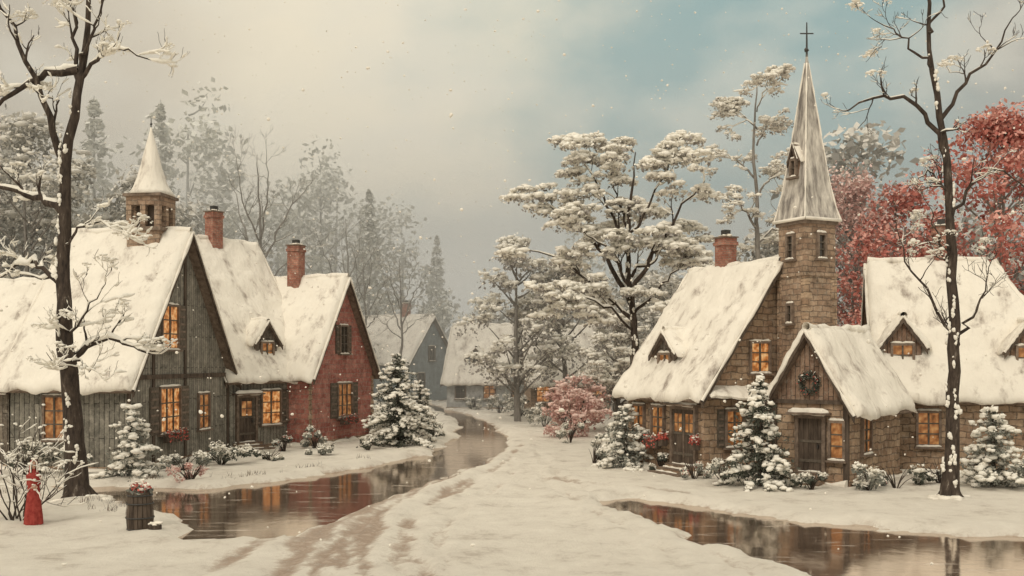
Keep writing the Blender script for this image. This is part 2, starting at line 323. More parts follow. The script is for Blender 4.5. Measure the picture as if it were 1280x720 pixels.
def block(parent,loc,rot,w,depth,eave,ridge,wall,gable=None,oh=.4,ohf=.35,t=.2,hip=False,zb=-.35,pre='',plinth=True,sag=.0):
    """gabled building part: gable faces local -y, length runs to +y"""
    SEED[0]+=7; sd=SEED[0]; rng=np.random.default_rng(sd)
    h=w/2
    mb=MB()
    V=[(-h,0,zb),(h,0,zb),(h,0,eave),(-h,0,eave),(-h,depth,zb),(h,depth,zb),(h,depth,eave),(-h,depth,eave)]
    mb.add(V,[(0,1,2,3),(1,5,6,2),(4,0,3,7),(5,4,7,6)],wall)
    rz=ridge-.05
    mb.add([(-h,0,eave),(h,0,eave),(0,0,rz)],[(0,1,2)],gable or wall)
    if not hip: mb.add([(h,depth,eave),(-h,depth,eave),(0,depth,rz)],[(0,1,2)],gable or wall)
    mb.obj(pre+'walls',parent,loc,rot)
    rise=ridge-eave; sl=math.hypot(rise,h); c=h/sl; s=rise/sl
    eo=oh  # horizontal overhang
    ez=eave-eo*rise/h
    mbb=MB(); ms=MB()
    y0=-ohf; y1=depth+(ohf if not hip else oh)
    ry1=y1 if not hip else depth-h*.75
    off=.10
    for sg in(-1,1):
        n=np.array((sg*s,0,c)); up=n*off
        e0=np.array((sg*(h+eo),y0,ez))+up; e1=np.array((sg*(h+eo),y1,ez))+up
        r0=np.array((0,y0,ridge+off/c)); r1=np.array((0,ry1,ridge+off/c))
        if sg<0: board(mbb,e1,e0,r1,r0,n,.11,'trim'); 
        else: board(mbb,e0,e1,r0,r1,n,.11,'trim')
        slab(ms,e0,e1,r0,r1,n,rng,t,seed=sd+sg)
        # bargeboards on the gable edge
        for yy in ([y0-.035] if hip else [y0-.035,y1+.035]):
            a=np.array((sg*(h+eo),yy,ez+off*c-.02)); bb=np.array((0,yy,ridge+off/c-.02)); dn=np.array((0,0,-.2)); th=np.array((0,.03,0))
            Vb=[a-th,bb-th,bb+dn-th,a+dn-th,a+th,bb+th,bb+dn+th,a+dn+th]
            mbb.add(Vb,[(0,3,2,1),(4,5,6,7),(0,1,5,4),(3,7,6,2),(0,4,7,3),(1,2,6,5)],'wood')
            # snow clinging along the verge
            k=16; tt=np.linspace(0,1,k)[:,None]; Pv=(a*(1-tt)+bb*tt)+np.array((0,-.01 if yy<depth/2 else .01,.05))
            tube(ms,Pv,rng.uniform(.03,.085,k)*(t/.2),6,'snow')
    if hip:
        n=np.array((0,rise,h*.75)); n=n/np.linalg.norm(n)
        e0=np.array((h+eo,y1,ez+.1)); e1=np.array((-h-eo,y1,ez+.1)); r0=np.array((.0,ry1,ridge+off/c)); 
        board(mbb,e0,e1,r0,r0+np.array((-.01,0,0)),n,.11,'trim'); slab(ms,e0,e1,r0,r0,n,rng,t,seed=sd+5)
    # ridge snow roll
    k=max(3,int((ry1-y0)/.4)); yy=np.linspace(y0+.05,ry1-.05,k); 
    tube(ms,np.stack([rng.normal(0,.03,k),yy,np.full(k,ridge+off/c+t*.55)+rng.normal(0,.035,k)],1),t*.75*rng.uniform(.8,1.2,k),8,'roofsnow')
    mbb.obj(pre+'roof',parent,loc,rot); ms.obj(pre+'roof_snow',parent,loc,rot,smooth=True)
    if plinth:
        mp=MB(); 
        mp.box(-h-.06,h+.06,-.06,depth+.06,-.3,.22,'stone')
        # drifted snow against the foot of the walls
        for (x0,y0_,x1,y1_) in((-h,-.12,h,-.12),(-h-.12,0,-h-.12,depth),(h+.12,0,h+.12,depth)):
            k=max(5,int(math.hypot(x1-x0,y1_-y0_)/.4)); q=np.linspace(0,1,k)
            tube(mp,np.stack([x0+(x1-x0)*q,y0_+(y1_-y0_)*q,np.full(k,.02)],1),rng.uniform(.08,.26,k),7,'snow')
        mp.obj(pre+'plinth',parent,loc,rot)
def window(parent,loc,rot,w,h,litk='lit',shut=True,box=False,nx=2,nz=3,name='window'):
    mb=MB(); a=w/2
    mb.add([(-a,-.015,0),(a,-.015,0),(a,-.015,h),(-a,-.015,h)],[(0,1,2,3)],litk)
    f=.09
    mb.box(-a-f,-a,-.11,.02,-f,h+f,'trim'); mb.box(a,a+f,-.11,.02,-f,h+f,'trim')
    mb.box(-a,a,-.108,.02,h,h+f,'trim'); mb.box(-a-f-.06,a+f+.06,-.2,.02,-f-.07,-f,'trim')
    mb.box(-a,a,-.10,.02,-f+.002,0,'trim')
    for i in range(1,nx): x=-a+w*i/nx; mb.box(x-.032,x+.032,-.07,-.017,0,h,'shutter')
    for i in range(1,nz): z=h*i/nz; mb.box(-a,a,-.062,-.018,z-.024,z+.024,'shutter')
    rng=np.random.default_rng(int(abs(loc[0]*91+loc[2]*37+w*11)*10)%9999)
    # snow on sill and head
    for z,dd in((-f,.19),(h+f,.10)):
        k=9; xs=np.linspace(-a-f,a+f,k); tube(mb,np.stack([xs,np.full(k,-dd*.55),z+.02+rng.normal(0,.008,k)],1),np.r_[.015,rng.uniform(.035,.065,k-2),.015],7,'snow')
    if shut:
        sw=w*.42
        for sg in(-1,1):
            x0=sg*(a+f+.02); x1=sg*(a+f+.02+sw); x0,x1=min(x0,x1),max(x0,x1)
            mb.box(x0,x1,-.06,-.004,-f,h+f,'shutter')
            for q in range(6):
                z=-f+(h+2*f)*(q+.5)/6; mb.box(x0+.05,x1-.05,-.085,-.061,z-.05,z+.03,'trim')
    if box:
        mb.box(-a-f,a+f,-.42,-.21,-f-.32,-f-.06,'wood')
        C=np.stack([rng.uniform(-a-f,a+f,90),rng.uniform(-.44,-.2,90),rng.uniform(-f-.06,-f+.16,90)],1)
        leafq(mb,C[:55],.06,'berry',rng); leafq(mb,C[55:],.08,'needle2',rng); leafq(mb,C[::4]+(0,0,.06),.06,'snow',rng,1)
        C=np.stack([rng.uniform(-a-f,a+f,40),rng.uniform(-.47,-.42,40),rng.uniform(-f-.32,-f,40)],1); leafq(mb,C,.05,'berry',rng)
    return mb.obj(name,parent,loc,rot)
def door(parent,loc,rot,w,h,glass=True,double=False,name='door'):
    mb=MB(); a=w/2; f=.12
    mb.box(-a-f,-a,-.14,.02,0,h+f,'trim'); mb.box(a,a+f,-.14,.02,0,h+f,'trim'); mb.box(-a,a,-.138,.02,h,h+f,'trim')
    n=max(4,int(w/.16))
    for i in range(n):
        x0=-a+w*i/n; mb.box(x0+.006,x0+w/n-.006,-.05+.006*(i%2),.02,0,h,'wood')
    mb.box(-a,a,-.065,-.052,h*.18,h*.18+.1,'shutter'); mb.box(-a,a,-.066,-.052,h*.55,h*.55+.09,'shutter')
    leaves=[(-a/2,a*.7),(a/2,a*.7)] if double else [(0,w*.6)]
    if glass:
        for cx,ww in leaves:
            z0=h*.6;z1=h*.92
            mb.add([(cx-ww/2,-.068,z0),(cx+ww/2,-.068,z0),(cx+ww/2,-.068,z1),(cx-ww/2,-.068,z1)],[(0,1,2,3)],'litdim')
            mb.box(cx-.018,cx+.018,-.09,-.07,z0,z1,'shutter'); mb.box(cx-ww/2,cx+ww/2,-.088,-.07,(z0+z1)/2-.015,(z0+z1)/2+.015,'shutter')
            mb.box(cx-ww/2-.04,cx-ww/2,-.09,-.05,z0-.04,z1+.04,'shutter'); mb.box(cx+ww/2,cx+ww/2+.04,-.09,-.05,z0-.04,z1+.04,'shutter')
    if double: mb.box(-.02,.02,-.095,-.05,0,h,'trim')
    mb.box(a*.6,a*.6+.05,-.12,-.06,h*.45,h*.45+.12,'iron')
    mb.box(-a-.3,a+.3,-.45,.0,h+f+.02,h+f+.09,'trim')
    k=9; rng=np.random.default_rng(5); tube(mb,np.stack([np.linspace(-a-.3,a+.3,k),np.full(k,-.24),h+f+.12+rng.normal(0,.01,k)],1),np.r_[.04,rng.uniform(.1,.14,k-2),.04],8,'snow')
    return mb.obj(name,parent,loc,rot)
def steps(parent,loc,rot,w,n=3,rise=.13,name='steps'):
    mb=MB()
    for i in range(n):
        z1=rise*(n-i); y=-.32*i
        mb.box(-w/2-.08*i,w/2+.08*i,y-.34,y-.02 if i else 0,-.3,z1-.03,'stone')
        mb.box(-w/2-.08*i-.02,w/2+.08*i+.02,y-.36,y-.01 if i else 0,z1-.03,z1+.0,'trim')
        rng=np.random.default_rng(i); k=8
        tube(mb,np.stack([np.linspace(-w/2,w/2*.6,k),np.full(k,y-.08),np.full(k,z1)],1),rng.uniform(.03,.07,k),6,'snow')
    return mb.obj(name,parent,loc,rot)
def chimney(parent,loc,rot,w,z0,z1,name='chimney'):
    mb=MB(); h=w/2
    mb.box(-h,h,-h,h,z0,z1-.3,'brick'); mb.box(-h-.05,h+.05,-h-.05,h+.05,z1-.3,z1-.16,'brick'); mb.box(-h-.01,h+.01,-h-.01,h+.01,z1-.16,z1,'brick')
    mb.box(-h-.06,h+.06,-h-.06,h+.06,z1,z1+.05,'trim')
    rng=np.random.default_rng(int(z1*100)); C=ball(rng,26)*(h,h,.05)+(0,0,z1+.07); lumps(mb,C,.09,.5,'snow',rng)
    mb.box(-h*.45,h*.45,-h*.45,h*.45,z1+.05,z1+.32,'iron')
    return mb.obj(name,parent,loc,rot)
def dormer(parent,loc,rot,w=1.1,eave=.85,ridge=1.5,depth=1.7,wall='plankdk',litk='litdim',idx=''):
    e=empty('dormer',loc,rot,parent)
    block(e,(0,0,0),0,w,depth,eave,ridge,wall,oh=.2,ohf=.16,t=.16,zb=-.5,plinth=False)
    window(e,(0,-.01,.12),0,w*.5,.72,litk,shut=False,nz=2)
    return e

# --- grey boarded cottage with bell turret
A=empty('grey_cottage_with_bell_turret',(-13.6,43.0,0),R(82.2))
block(A,(0,0,0),0,9.1,4.7,3.55,9.3,'plank',oh=.45,ohf=.4)
block(A,(-.9,5.0,0),0,6.6,11,3.35,7.2,'plankdk',oh=.4,ohf=.2,pre='wing_')
window(A,(-1.25,0,4.7),0,1.35,1.65)
window(A,(-1.25,0,1.35),0,1.7,1.7,box=True,nx=3)
window(A,(1.9,0,1.3),0,1.0,1.4,'litdim',shut=False)
window(A,(-4.55,2.9,1.3),R(-90),.75,1.5,'litdim',shut=False)
mbx=MB()
for x in(-4.5,4.5,-2.6,.15): mbx.box(x-.09,x+.09,-.05,.02,.2,3.4 if abs(x)>3 else (5.2 if x<0 else 8.8),'wood')
mbx.box(-4.5,4.5,-.07,.02,3.45,3.63,'wood'); mbx.obj('timber_frame',A)
def rect_ring(mb,w,z0,z1,mat): mb.box(-w/2,w/2,-w/2,w/2,z0,z1,mat)
def spire(mb,w,z0,z1,sides,mat,flare=.35,rows=14,rot0=0,curve=1.0):
    zs=np.linspace(0,1,rows); V=[]
    rng=np.random.default_rng(3)
    for t in zs:
        r=w/2*((1-t)**curve)+flare*math.exp(-t*9)
        if t==1: r=.02
        for j in range(sides):
            a=rot0+2*math.pi*j/sides; rj=r*(math.sqrt(2) if sides==4 else 1)*(1+rng.normal(0,.014))
            V.append((rj*math.cos(a),rj*math.sin(a),z0+(z1-z0)*t))
    F=[(i*sides+j,i*sides+(j+1)%sides,(i+1)*sides+(j+1)%sides,(i+1)*sides+j) for i in range(rows-1) for j in range(sides)]
    F.append(tuple(range(sides))[::-1]); F.append(tuple(range((rows-1)*sides,rows*sides))); mb.add(V,F,mat)
tw=empty('bell_turret',(0,1.4,0),0,A)
mb=MB(); rect_ring(mb,1.4,8.0,9.5,'stone2'); rect_ring(mb,1.6,9.5,9.65,'trim'); rect_ring(mb,.85,9.65,10.7,'wood')
for x in(-.61,0,.61):
    for y in(-.61,0,.61):
        if x or y: mb.box(x-.11,x+.11,y-.11,y+.11,9.65,10.55,'stone2')
for sg in(-1,1):
    for ax in(0,1):
        for k in range(2):
            c=-.305+.61*k; P=[]
            for q in range(7):
                aa=math.pi*q/6; o=(c+.23*math.cos(aa)); z=10.4+.2*math.sin(aa)
                P.append((o,sg*.61,z) if ax==0 else (sg*.61,o,z))
            tube(mb,P,.05,6,'trim')
rect_ring(mb,1.45,10.55,10.9,'stone2'); rect_ring(mb,1.65,10.9,11.02,'trim'); mb.obj('belfry',tw)
mb=MB(); spire(mb,1.45,11.02,13.9,10,'roofsnow',.26,16,curve=.95); mb.obj('snowy_spire',tw,smooth=True)
mb=MB(); tube(mb,[(0,0,13.8),(0,0,14.3)],[.03,.012],6,'iron'); lumps(mb,np.array([(0,0,14.0)]),.07,1,'iron',np.random.default_rng(2)); mb.obj('finial',tw)

# --- boarded house with dormer
B=empty('boarded_house_with_dormer',(-16.62,50.15,0),R(-35.6))
block(B,(0,0,0),0,9,5.2,3.6,10.0,'plank',oh=.36)
window(B,(4.5,2.5,1.2),R(90),1.1,1.5,name='window')
door(B,(4.5,1.0,.35),R(90),1.0,2.1)
steps(B,(4.5,1.0,0),R(90),1.5,3)
window(B,(4.5,4.2,1.25),R(90),.8,1.3,'litdim',shut=False)
dormer(B,(4.1,2.6,4.15),R(90),1.3,.95,1.75,2.2)
chimney(B,(0.2,2.6,0),0,.62,9.3,11.6)

# --- red house
C_=empty('red_house',(-8.65,53.25,0),R(72))
block(C_,(0,0,0),0,6.8,6.5,3.65,8.2,'redwall',gable='redwall',oh=.36)
window(C_,(0,0,4.6),0,.8,1.3,'glassdk',shut=True)
window(C_,(0.1,0,1.35),0,1.5,1.6,'litdim',box=True,nx=3)
window(C_,(-3.4,1.6,1.4),R(-90),.7,1.2,'lit',shut=False)
chimney(C_,(-.2,2.6,0),0,.66,7.4,10.1)
mb=MB()
rng=np.random.default_rng(8)
for x in(-3.4,3.4):
    for q in range(14):
        s=.32 if q%2 else .2; mb.box(x-s/2,x+s/2,-.03,.02,.22+q*.225,.22+q*.225+.205,'stone')
mb.obj('corner_stones',C_)

# --- stone house (chapel nave)
D=empty('stone_house',(9.7,38.3,0),R(26))
block(D,(0,0,0),0,6.4,5.0,3.25,7.6,'stone',gable='stone',oh=.42,ohf=.38)
window(D,(-.75,0,3.8),0,.8,1.0,'lit',shut=False)
window(D,(-1.9,0,1.15),0,.7,1.2,'litdim',shut=True)
mb=MB(); mb.box(-3.2,-.2,-.5,0,2.82,2.9,'trim'); 
slab(mb,(-3.3,-.6,2.85),(-.1,-.6,2.85),(-3.3,.0,3.2),(-.1,0,3.2),(0,-.5,.86),np.random.default_rng(1),.12,seed=77); mb.obj('pent_roof',D,smooth=False)
door(D,(-3.2,1.15,.35),R(-90),1.35,2.05,double=True); steps(D,(-3.2,1.15,0),R(-90),1.6,3)
window(D,(-3.2,2.85,1.3),R(-90),.75,1.1,'litdim',shut=False,box=True)
window(D,(-3.2,4.2,1.3),R(-90),.75,1.1,'litdim',shut=False)
dormer(D,(-2.85,2.9,3.55),R(-90),1.35,.95,1.6,1.8,'plankdk')
chimney(D,(.05,3.0,0),0,.6,6.9,9.0)
mb=MB()
for y in(.15,2.15):
    # hanging flower baskets beside the door
    rng=np.random.default_rng(int(y*10)); C=ball(rng,120)*(.2,.2,.22)+(-3.5,y,1.35); leafq(mb,C,.06,'berry',rng); leafq(mb,C[::4]+(0,0,.12),.07,'snow',rng,1)
    mb.box(-3.62,-3.38,y-.14,y+.14,1.0,1.25,'wood'); tube(mb,[(-3.5,y,1.5),(-3.5,y,2.0),(-3.2,y,2.05)],.015,5,'iron')
mb.obj('flower_baskets',D)

# --- church tower with spire
E=empty('church_tower',(10.7,37.75,0),R(26))
mb=MB(); rect_ring(mb,1.46,-.3,7.2,'stone2'); rect_ring(mb,1.56,7.2,7.32,'stone2'); rect_ring(mb,1.40,7.32,9.05,'stone2'); rect_ring(mb,1.56,9.05,9.2,'trim'); 
for sx in(-1,1):
    for sy in(-1,1):
        for q in range(30):
            s=.30 if q%2 else .2; z=.1+q*.3
            cx=sx*.72; cy=sy*.72
            if z<7.0: mb.box(min(cx,cx-sx*s)+(.02*sx if sx>0 else -.02),max(cx,cx-sx*s)+(.02*sx if sx>0 else 0),cy-.02 if sy<0 else cy-.2,cy+.2 if sy<0 else cy+.02,z,z+.26,'stone')
mb.obj('tower_walls',E)
for rot,loc in((0,(0,-.71,7.9)),(-90,(-.71,0,7.9)),(90,(.71,0,7.9))): window(E,loc,R(rot),.26,.75,'glassdk',shut=False,nx=1,nz=3,name='belfry_window')
window(E,(-.74,0,5.6),R(-90),.18,.55,'glassdk',shut=False,nx=1,nz=2,name='slit_window')
mb=MB(); spire(mb,1.44,9.2,15.4,4,'spire',.12,22,math.pi/4,curve=1.0); 
rng=np.random.default_rng(12)
mb.obj('spire',E)
mb=MB()
for k in range(4):
    a=math.pi/4+k*math.pi/2
    ts=np.linspace(.0,.93,24); r=(1.44/2*(1-ts)+.12*np.exp(-ts*9))*math.sqrt(2)
    P=np.stack([r*math.cos(a),r*math.sin(a),9.2+6.2*ts],1); tube(mb,P,rng.uniform(.012,.045,24),6,'snow')
P=[(.83*x,.83*y,9.22) for x,y in((-1,-1),(0,-1),(1,-1),(1,0),(1,1),(0,1),(-1,1),(-1,0),(-1,-1))]; tube(mb,P,.06,7,'snow')
mb.obj('spire_snow',E,smooth=True)
dd=empty('spire_dormer',(-.56,0,10.75),R(-90),E)
block(dd,(0,0,0),0,.40,.7,.7,1.05,'stoneplank',oh=.07,ohf=.08,t=.05,zb=-.3,plinth=False); window(dd,(0,-.005,.12),0,.18,.5,'glassdk',shut=False,nx=1,nz=2)
mb=MB(); tube(mb,[(0,0,15.2),(0,0,16.45)],[.04,.022],6,'iron'); tube(mb,[(-.24,0,16.05),(.24,0,16.05)],.024,6,'iron'); 
lumps(mb,np.array([(0,0,15.45)]),.09,1,'iron',rng)
o=mb.obj('cross',E); o.rotation_euler=(0,0,R(-26))

# --- porch with wreath
Fp=empty('church_porch',(10.1,35.25,0),R(-42))
block(Fp,(0,0,0),0,2.75,4.3,2.85,5.0,'stone',gable='stoneplank',oh=.36,ohf=.35)
door(Fp,(.05,0,.42),0,.85,1.8,glass=False); steps(Fp,(.05,0,0),0,1.1,3,.14)
window(Fp,(.98,0,.95),0,.42,1.15,'litdim',shut=False,nx=1)
window(Fp,(1.375,1.3,1.1),R(90),.6,1.1,'litdim',shut=False)
rng=np.random.default_rng(31); mb=MB(); a=rng.uniform(0,2*math.pi,420); rr=.3+rng.normal(0,.05,420)
C=np.stack([rr*np.cos(a),-.1+rng.normal(0,.04,420),3.4+rr*np.sin(a)],1); leafq(mb,C,.06,'needle',rng); leafq(mb,C[::6]+(0,-.05,0),.035,'berry',rng); leafq(mb,C[a<math.pi][::3]+(0,0,.05),.05,'snow',rng,.8)
mb.obj('wreath',Fp)
mb=MB()
for x in(-1.3,1.3): mb.box(x-.09,x+.09,-.09,.02,.0,2.8,'wood')
mb.box(-1.3,1.3,-.085,.02,2.72,2.85,'wood'); mb.obj('timber_frame',Fp)

# --- long stone house
Gh=empty('long_stone_house',(14.7,42.1,0),R(-105))
block(Gh,(0,0,0),0,7,6.9,3.2,7.9,'stone',oh=.45,hip=True)
block(Gh,(1.2,6.9,0),0,4.6,7,3.0,5.4,'stone',oh=.4,pre='wing_')
for y,l in((1.6,'litdim'),(5.4,'litdim')): window(Gh,(3.5,y,1.1),R(90),.7,1.15,l,shut=False)
dormer(Gh,(3.0,.75,3.9),R(90),1.35,.9,1.75,1.9,'stoneplank'); dormer(Gh,(3.0,5.0,3.8),R(90),1.15,.85,1.6,1.9,'stoneplank')
chimney(Gh,(-.1,2.5,0),0,.6,7.4,9.5)
# --- distant houses
H1=empty('blue_grey_house',(-7.9,102,0),R(62)); block(H1,(0,0,0),0,8.4,10,4.0,8.3,'bluewall',t=.25)
window(H1,(0,0,4.2),0,1,1.3,'glassdk',shut=False); window(H1,(-1.9,0,1.4),0,1.1,1.5,'glassdk',shut=False); chimney(H1,(0,3,0),0,.7,7.6,9.8)
H2=empty('white_cottage',(-4.9,91,0),R(-101)); block(H2,(0,0,0),0,6.4,5.0,2.7,6.9,'pale',t=.25,oh=.5)
window(H2,(3.2,1.2,1.),R(90),.8,1.2,'glassdk',shut=False);window(H2,(3.2,3.7,1.),R(90),.9,1.2,'litdim',shut=False); dormer(H2,(2.6,2.4,3.5),R(90),1.5,.9,1.6,1.9,'bluewall','glassdk'); window(H2,(0,5.0,1.),R(180),1.,1.2,'lit',shut=False)
H3=empty('brown_cottage',(1.2,81,0),R(-86)); block(H3,(0,0,0),0,6.4,6.0,2.8,6.6,'stone',t=.25,oh=.5)
for y in(.9,4.9): window(H3,(3.2,y,1.1),R(90),.9,1.2,'lit',shut=False)

# ------------------------------------------------------------------ trees
def put_limb(mb,P,rad,rng,bark,snow,sides,thick=1.):
    tube(mb,P,rad,sides,bark)
    if snow<=0: return
    T=np.gradient(P,axis=0); T/=np.linalg.norm(T,axis=1)[:,None]+1e-9
    hz=np.clip(1-np.abs(T[:,2])*1.0,0,1)**.8; k=np.clip(rng.uniform(-.5,1.3,len(P)),0,1)
    k=np.convolve(np.r_[k[0],k,k[-1]],[.25,.5,.25],'valid')
    sr=(rad*.8+.024*thick)*hz*snow*(.3+k); sr[0]*=.3; sr[-1]*=.4
    if sr.max()<.010: return
    Q=P.copy(); Q[:,2]+=rad*.75+sr*.25; Q[:,0]-=rad*.2
    tube(mb,Q,np.maximum(sr,.001),6,'tsnow')
def grow(mb,p,d,Ln,r,lvl,rng,tips,bark,snow,gn=.5,up=.08,kids=(2,4),thick=1.):
    n=6; P=[np.array(p,float)]; d=np.array(d,float); d/=np.linalg.norm(d)
    for i in range(n):
        d=d+rng.normal(0,.2,3)+np.array((0,0,up)); d/=np.linalg.norm(d); P.append(P[-1]+d*Ln/n)
    P=np.array(P); rad=np.linspace(r,max(r*.35,.006),n+1)
    put_limb(mb,P,rad,rng,bark,snow,6 if r>.04 else 4,thick)
    tips.append((P[-1],lvl)); 
    if lvl<=0: return
    for k in range(rng.integers(kids[0],kids[1]+1)):
        t=rng.uniform(.25,.95); i=int(t*n); q=P[i]+(P[i+1]-P[i])*(t*n-i)
        ax=P[min(i+1,n)]-P[i]; ax/=np.linalg.norm(ax)
        s=rng.normal(size=3); s-=ax*np.dot(s,ax); s/=np.linalg.norm(s); an=rng.uniform(.45,1.0)
        nd=ax*math.cos(an)+s*math.sin(an); grow(mb,q,nd,Ln*rng.uniform(.45,.72),max(rad[i]*.6,.007),lvl-1,rng,tips,bark,snow,gn,up,kids,thick)
def limb_tree(name,loc,trunk,rt,limbs,seed,bark='bark',snow=1.,sub=(5,2,1.4),pads=None,ydev=.5,thick=1.,up=.08,base_snow=True):
    rng=np.random.default_rng(seed); mb=MB(); tips=[]
    T=[(x,0+.1*math.sin(z),z) for x,z in trunk]; T[0]=(T[0][0],0,-.3)
    Q=smooth_poly(T,26); Q[1:]+=rng.normal(0,.035,(25,3))*[1,1,0]
    zz=Q[:,2]/Q[-1,2]; rad=rt*(1-zz*.93)**.85+rt*.6*np.exp(-np.clip(Q[:,2],0,9)/.45); rad*=rng.uniform(.93,1.08,26)
    tube(mb,Q,rad,12,bark)
    if base_snow:
        for q in range(34): # snow caught on the bark
            z=rng.uniform(.3,Q[-1,2]*.75); i=np.searchsorted(Q[:,2],z)-1; c=Q[i]; rr_=rad[i]
            a=rng.normal(-2.2,.7); C=ball(rng,5)*(.03,.03,.2)+c+np.array((math.cos(a)*rr_,math.sin(a)*rr_,z-c[2])); lumps(mb,C,.045,1.6,'tsnow',rng)
        for a in np.linspace(0,6.28,6)[:-1]+rng.uniform(0,1): # root flare
            e=np.array((math.cos(a),math.sin(a),0)); tube(mb,[e*rt*.4+(0,0,.5),e*rt*1.3+(0,0,.12),e*rt*2.6+(0,0,-.12)],[rt*.35,rt*.4,rt*.15],7,bark)
        C=ball(rng,60)*(rt*3,rt*3,.10)+(0,0,.02); lumps(mb,C,.2,.4,'snow',rng)
    for Lp,r in limbs:
        s=1 if rng.random()<.5 else -1; dep=rng.uniform(.2,1)*ydev*s; m_=len(Lp)
        P=[(x,dep*(i/max(1,m_-1))*1.6,z) for i,(x,z) in enumerate(Lp)]
        k=12; Pq=smooth_poly(P,k); Pq[1:]+=rng.normal(0,.06,(k-1,3)); rd=np.linspace(r,r*.25,k); put_limb(mb,Pq,rd,rng,bark,snow,8,thick)
        tips.append((Pq[-1],sub[1]))
        for q in range(sub[0]):
            i=int(rng.integers(2,k-1)); ax=Pq[i]-Pq[i-1]; ax/=np.linalg.norm(ax)
            sd=rng.normal(size=3)*(1,.8,1); sd-=ax*np.dot(sd,ax); sd/=np.linalg.norm(sd); an=rng.uniform(.4,1.05)
            grow(mb,Pq[i],ax*math.cos(an)+sd*math.sin(an),sub[2]*rng.uniform(.6,1.2),rd[i]*.6,sub[1]-1,rng,tips,bark,snow,up=up,thick=thick)
        grow(mb,Pq[-1],Pq[-1]-Pq[-2],sub[2]*.8,rd[-1],sub[1]-1,rng,tips,bark,snow,up=up,thick=thick)
    if pads:
        prob,rx,rz,nl,lr,mt,md=pads
        for p,l in tips:
            if rng.random()>prob: continue
            sx=rx*rng.uniform(.5,1.3); sz=rz*rng.uniform(.7,1.3); k=max(2,int(nl*sx/rx))
            C=ball(rng,k)*(sx,sx,sz)+p; C[:,2]-=.35*np.hypot(C[:,0]-p[0],C[:,1]-p[1])**1.5
            lumps(mb,C+(0,0,.05),lr,.5,mt,rng)
            C=ball(rng,k*5)*(sx*1.2,sx*1.2,sz*1.2)+p; C[:,2]-=.35*np.hypot(C[:,0]-p[0],C[:,1]-p[1])**1.5
            leafq(mb,C[:k*2]-(0,0,sz),lr*.55,md,rng); leafq(mb,C[k*2:],lr*.6,mt,rng,.3)
    return mb.obj(name,None,loc,0,smooth=True)

limb_tree('bare_snowy_tree',(-13.0,31.2,0),[(0,0),(-.15,2),(-.35,4.2),(-.48,6.5),(-.48,8.6),(-.3,10.7),(.05,12.6),(.25,14.5),(.4,17)],.31,[
 ([(-.48,8.6),(-1.1,9.1),(-1.8,9.2),(-2.5,9.5),(-3.3,9.6)],.13),
 ([(-.42,10.0),(-.8,11.6),(-1.2,12.8),(-1.8,14.3),(-2.3,15.4)],.12),
 ([(.0,12.9),(-.6,12.9),(-1.5,12.5),(-2.2,11.9),(-2.8,11.4)],.13),
 ([(.05,12.6),(.6,13.3),(1.5,13.5),(2.2,13.1)],.07),
 ([(-.35,4.1),(.3,4.8),(1.2,4.8),(1.95,4.4)],.11),
 ([(-.35,4.6),(.3,5.7),(.95,6.4)],.05),
 ([(-.35,4.0),(.1,4.2),(.7,3.9)],.05),
 ([(-.48,6.4),(-1.3,7.2),(-2,7.1),(-2.7,6.7)],.09),
 ([(-.48,7.6),(.2,8.3),(1.4,8.1)],.05),
 ([(-.0,12.2),(-.2,14),(-.6,16)],.08),
 ([(.1,13),(.7,14.4),(1.2,15.8)],.06)],4,snow=1.5,sub=(5,3,1.05),thick=1.5,ydev=.6,pads=(.06,.22,.05,5,.08,'tsnow','tsnow'))
limb_tree('bare_snowy_tree',(13.15,31.2,0),[(0,0),(.1,2.2),(.1,4.8),(.05,7.8),(-.1,10.2),(-.45,12.2),(-.6,13.6),(-.7,15.2),(-.8,17)],.22,[
 ([(-.1,10.2),(-.6,11.4),(-1.55,12.1),(-2.6,12.0),(-3.2,11.6)],.09),
 ([(.05,8.5),(.6,9.6),(1.3,9.9),(1.8,9.3)],.06),
 ([(.1,4.7),(-.6,6.1),(-1.2,7.3),(-1.5,8.2)],.055),
 ([(.1,4.5),(.85,5.6),(1.45,6.8)],.065),
 ([(-.3,11.4),(.35,12.4),(1.2,13.3),(1.7,14.3)],.07),
 ([(-.5,12.8),(-1.2,13.8),(-2.1,14.4)],.05),
 ([(-.65,14),(-.1,15),(.3,16.2)],.05),
 ([(-.02,9.2),(-.6,9.8),(-1.1,9.6)],.05),
 ([(.05,7),(-.5,7.9),(-.8,8.8)],.04)],9,snow=.75,sub=(5,3,.95),thick=.85,ydev=.5,pads=(.05,.2,.05,5,.075,'tsnow','tsnow'))
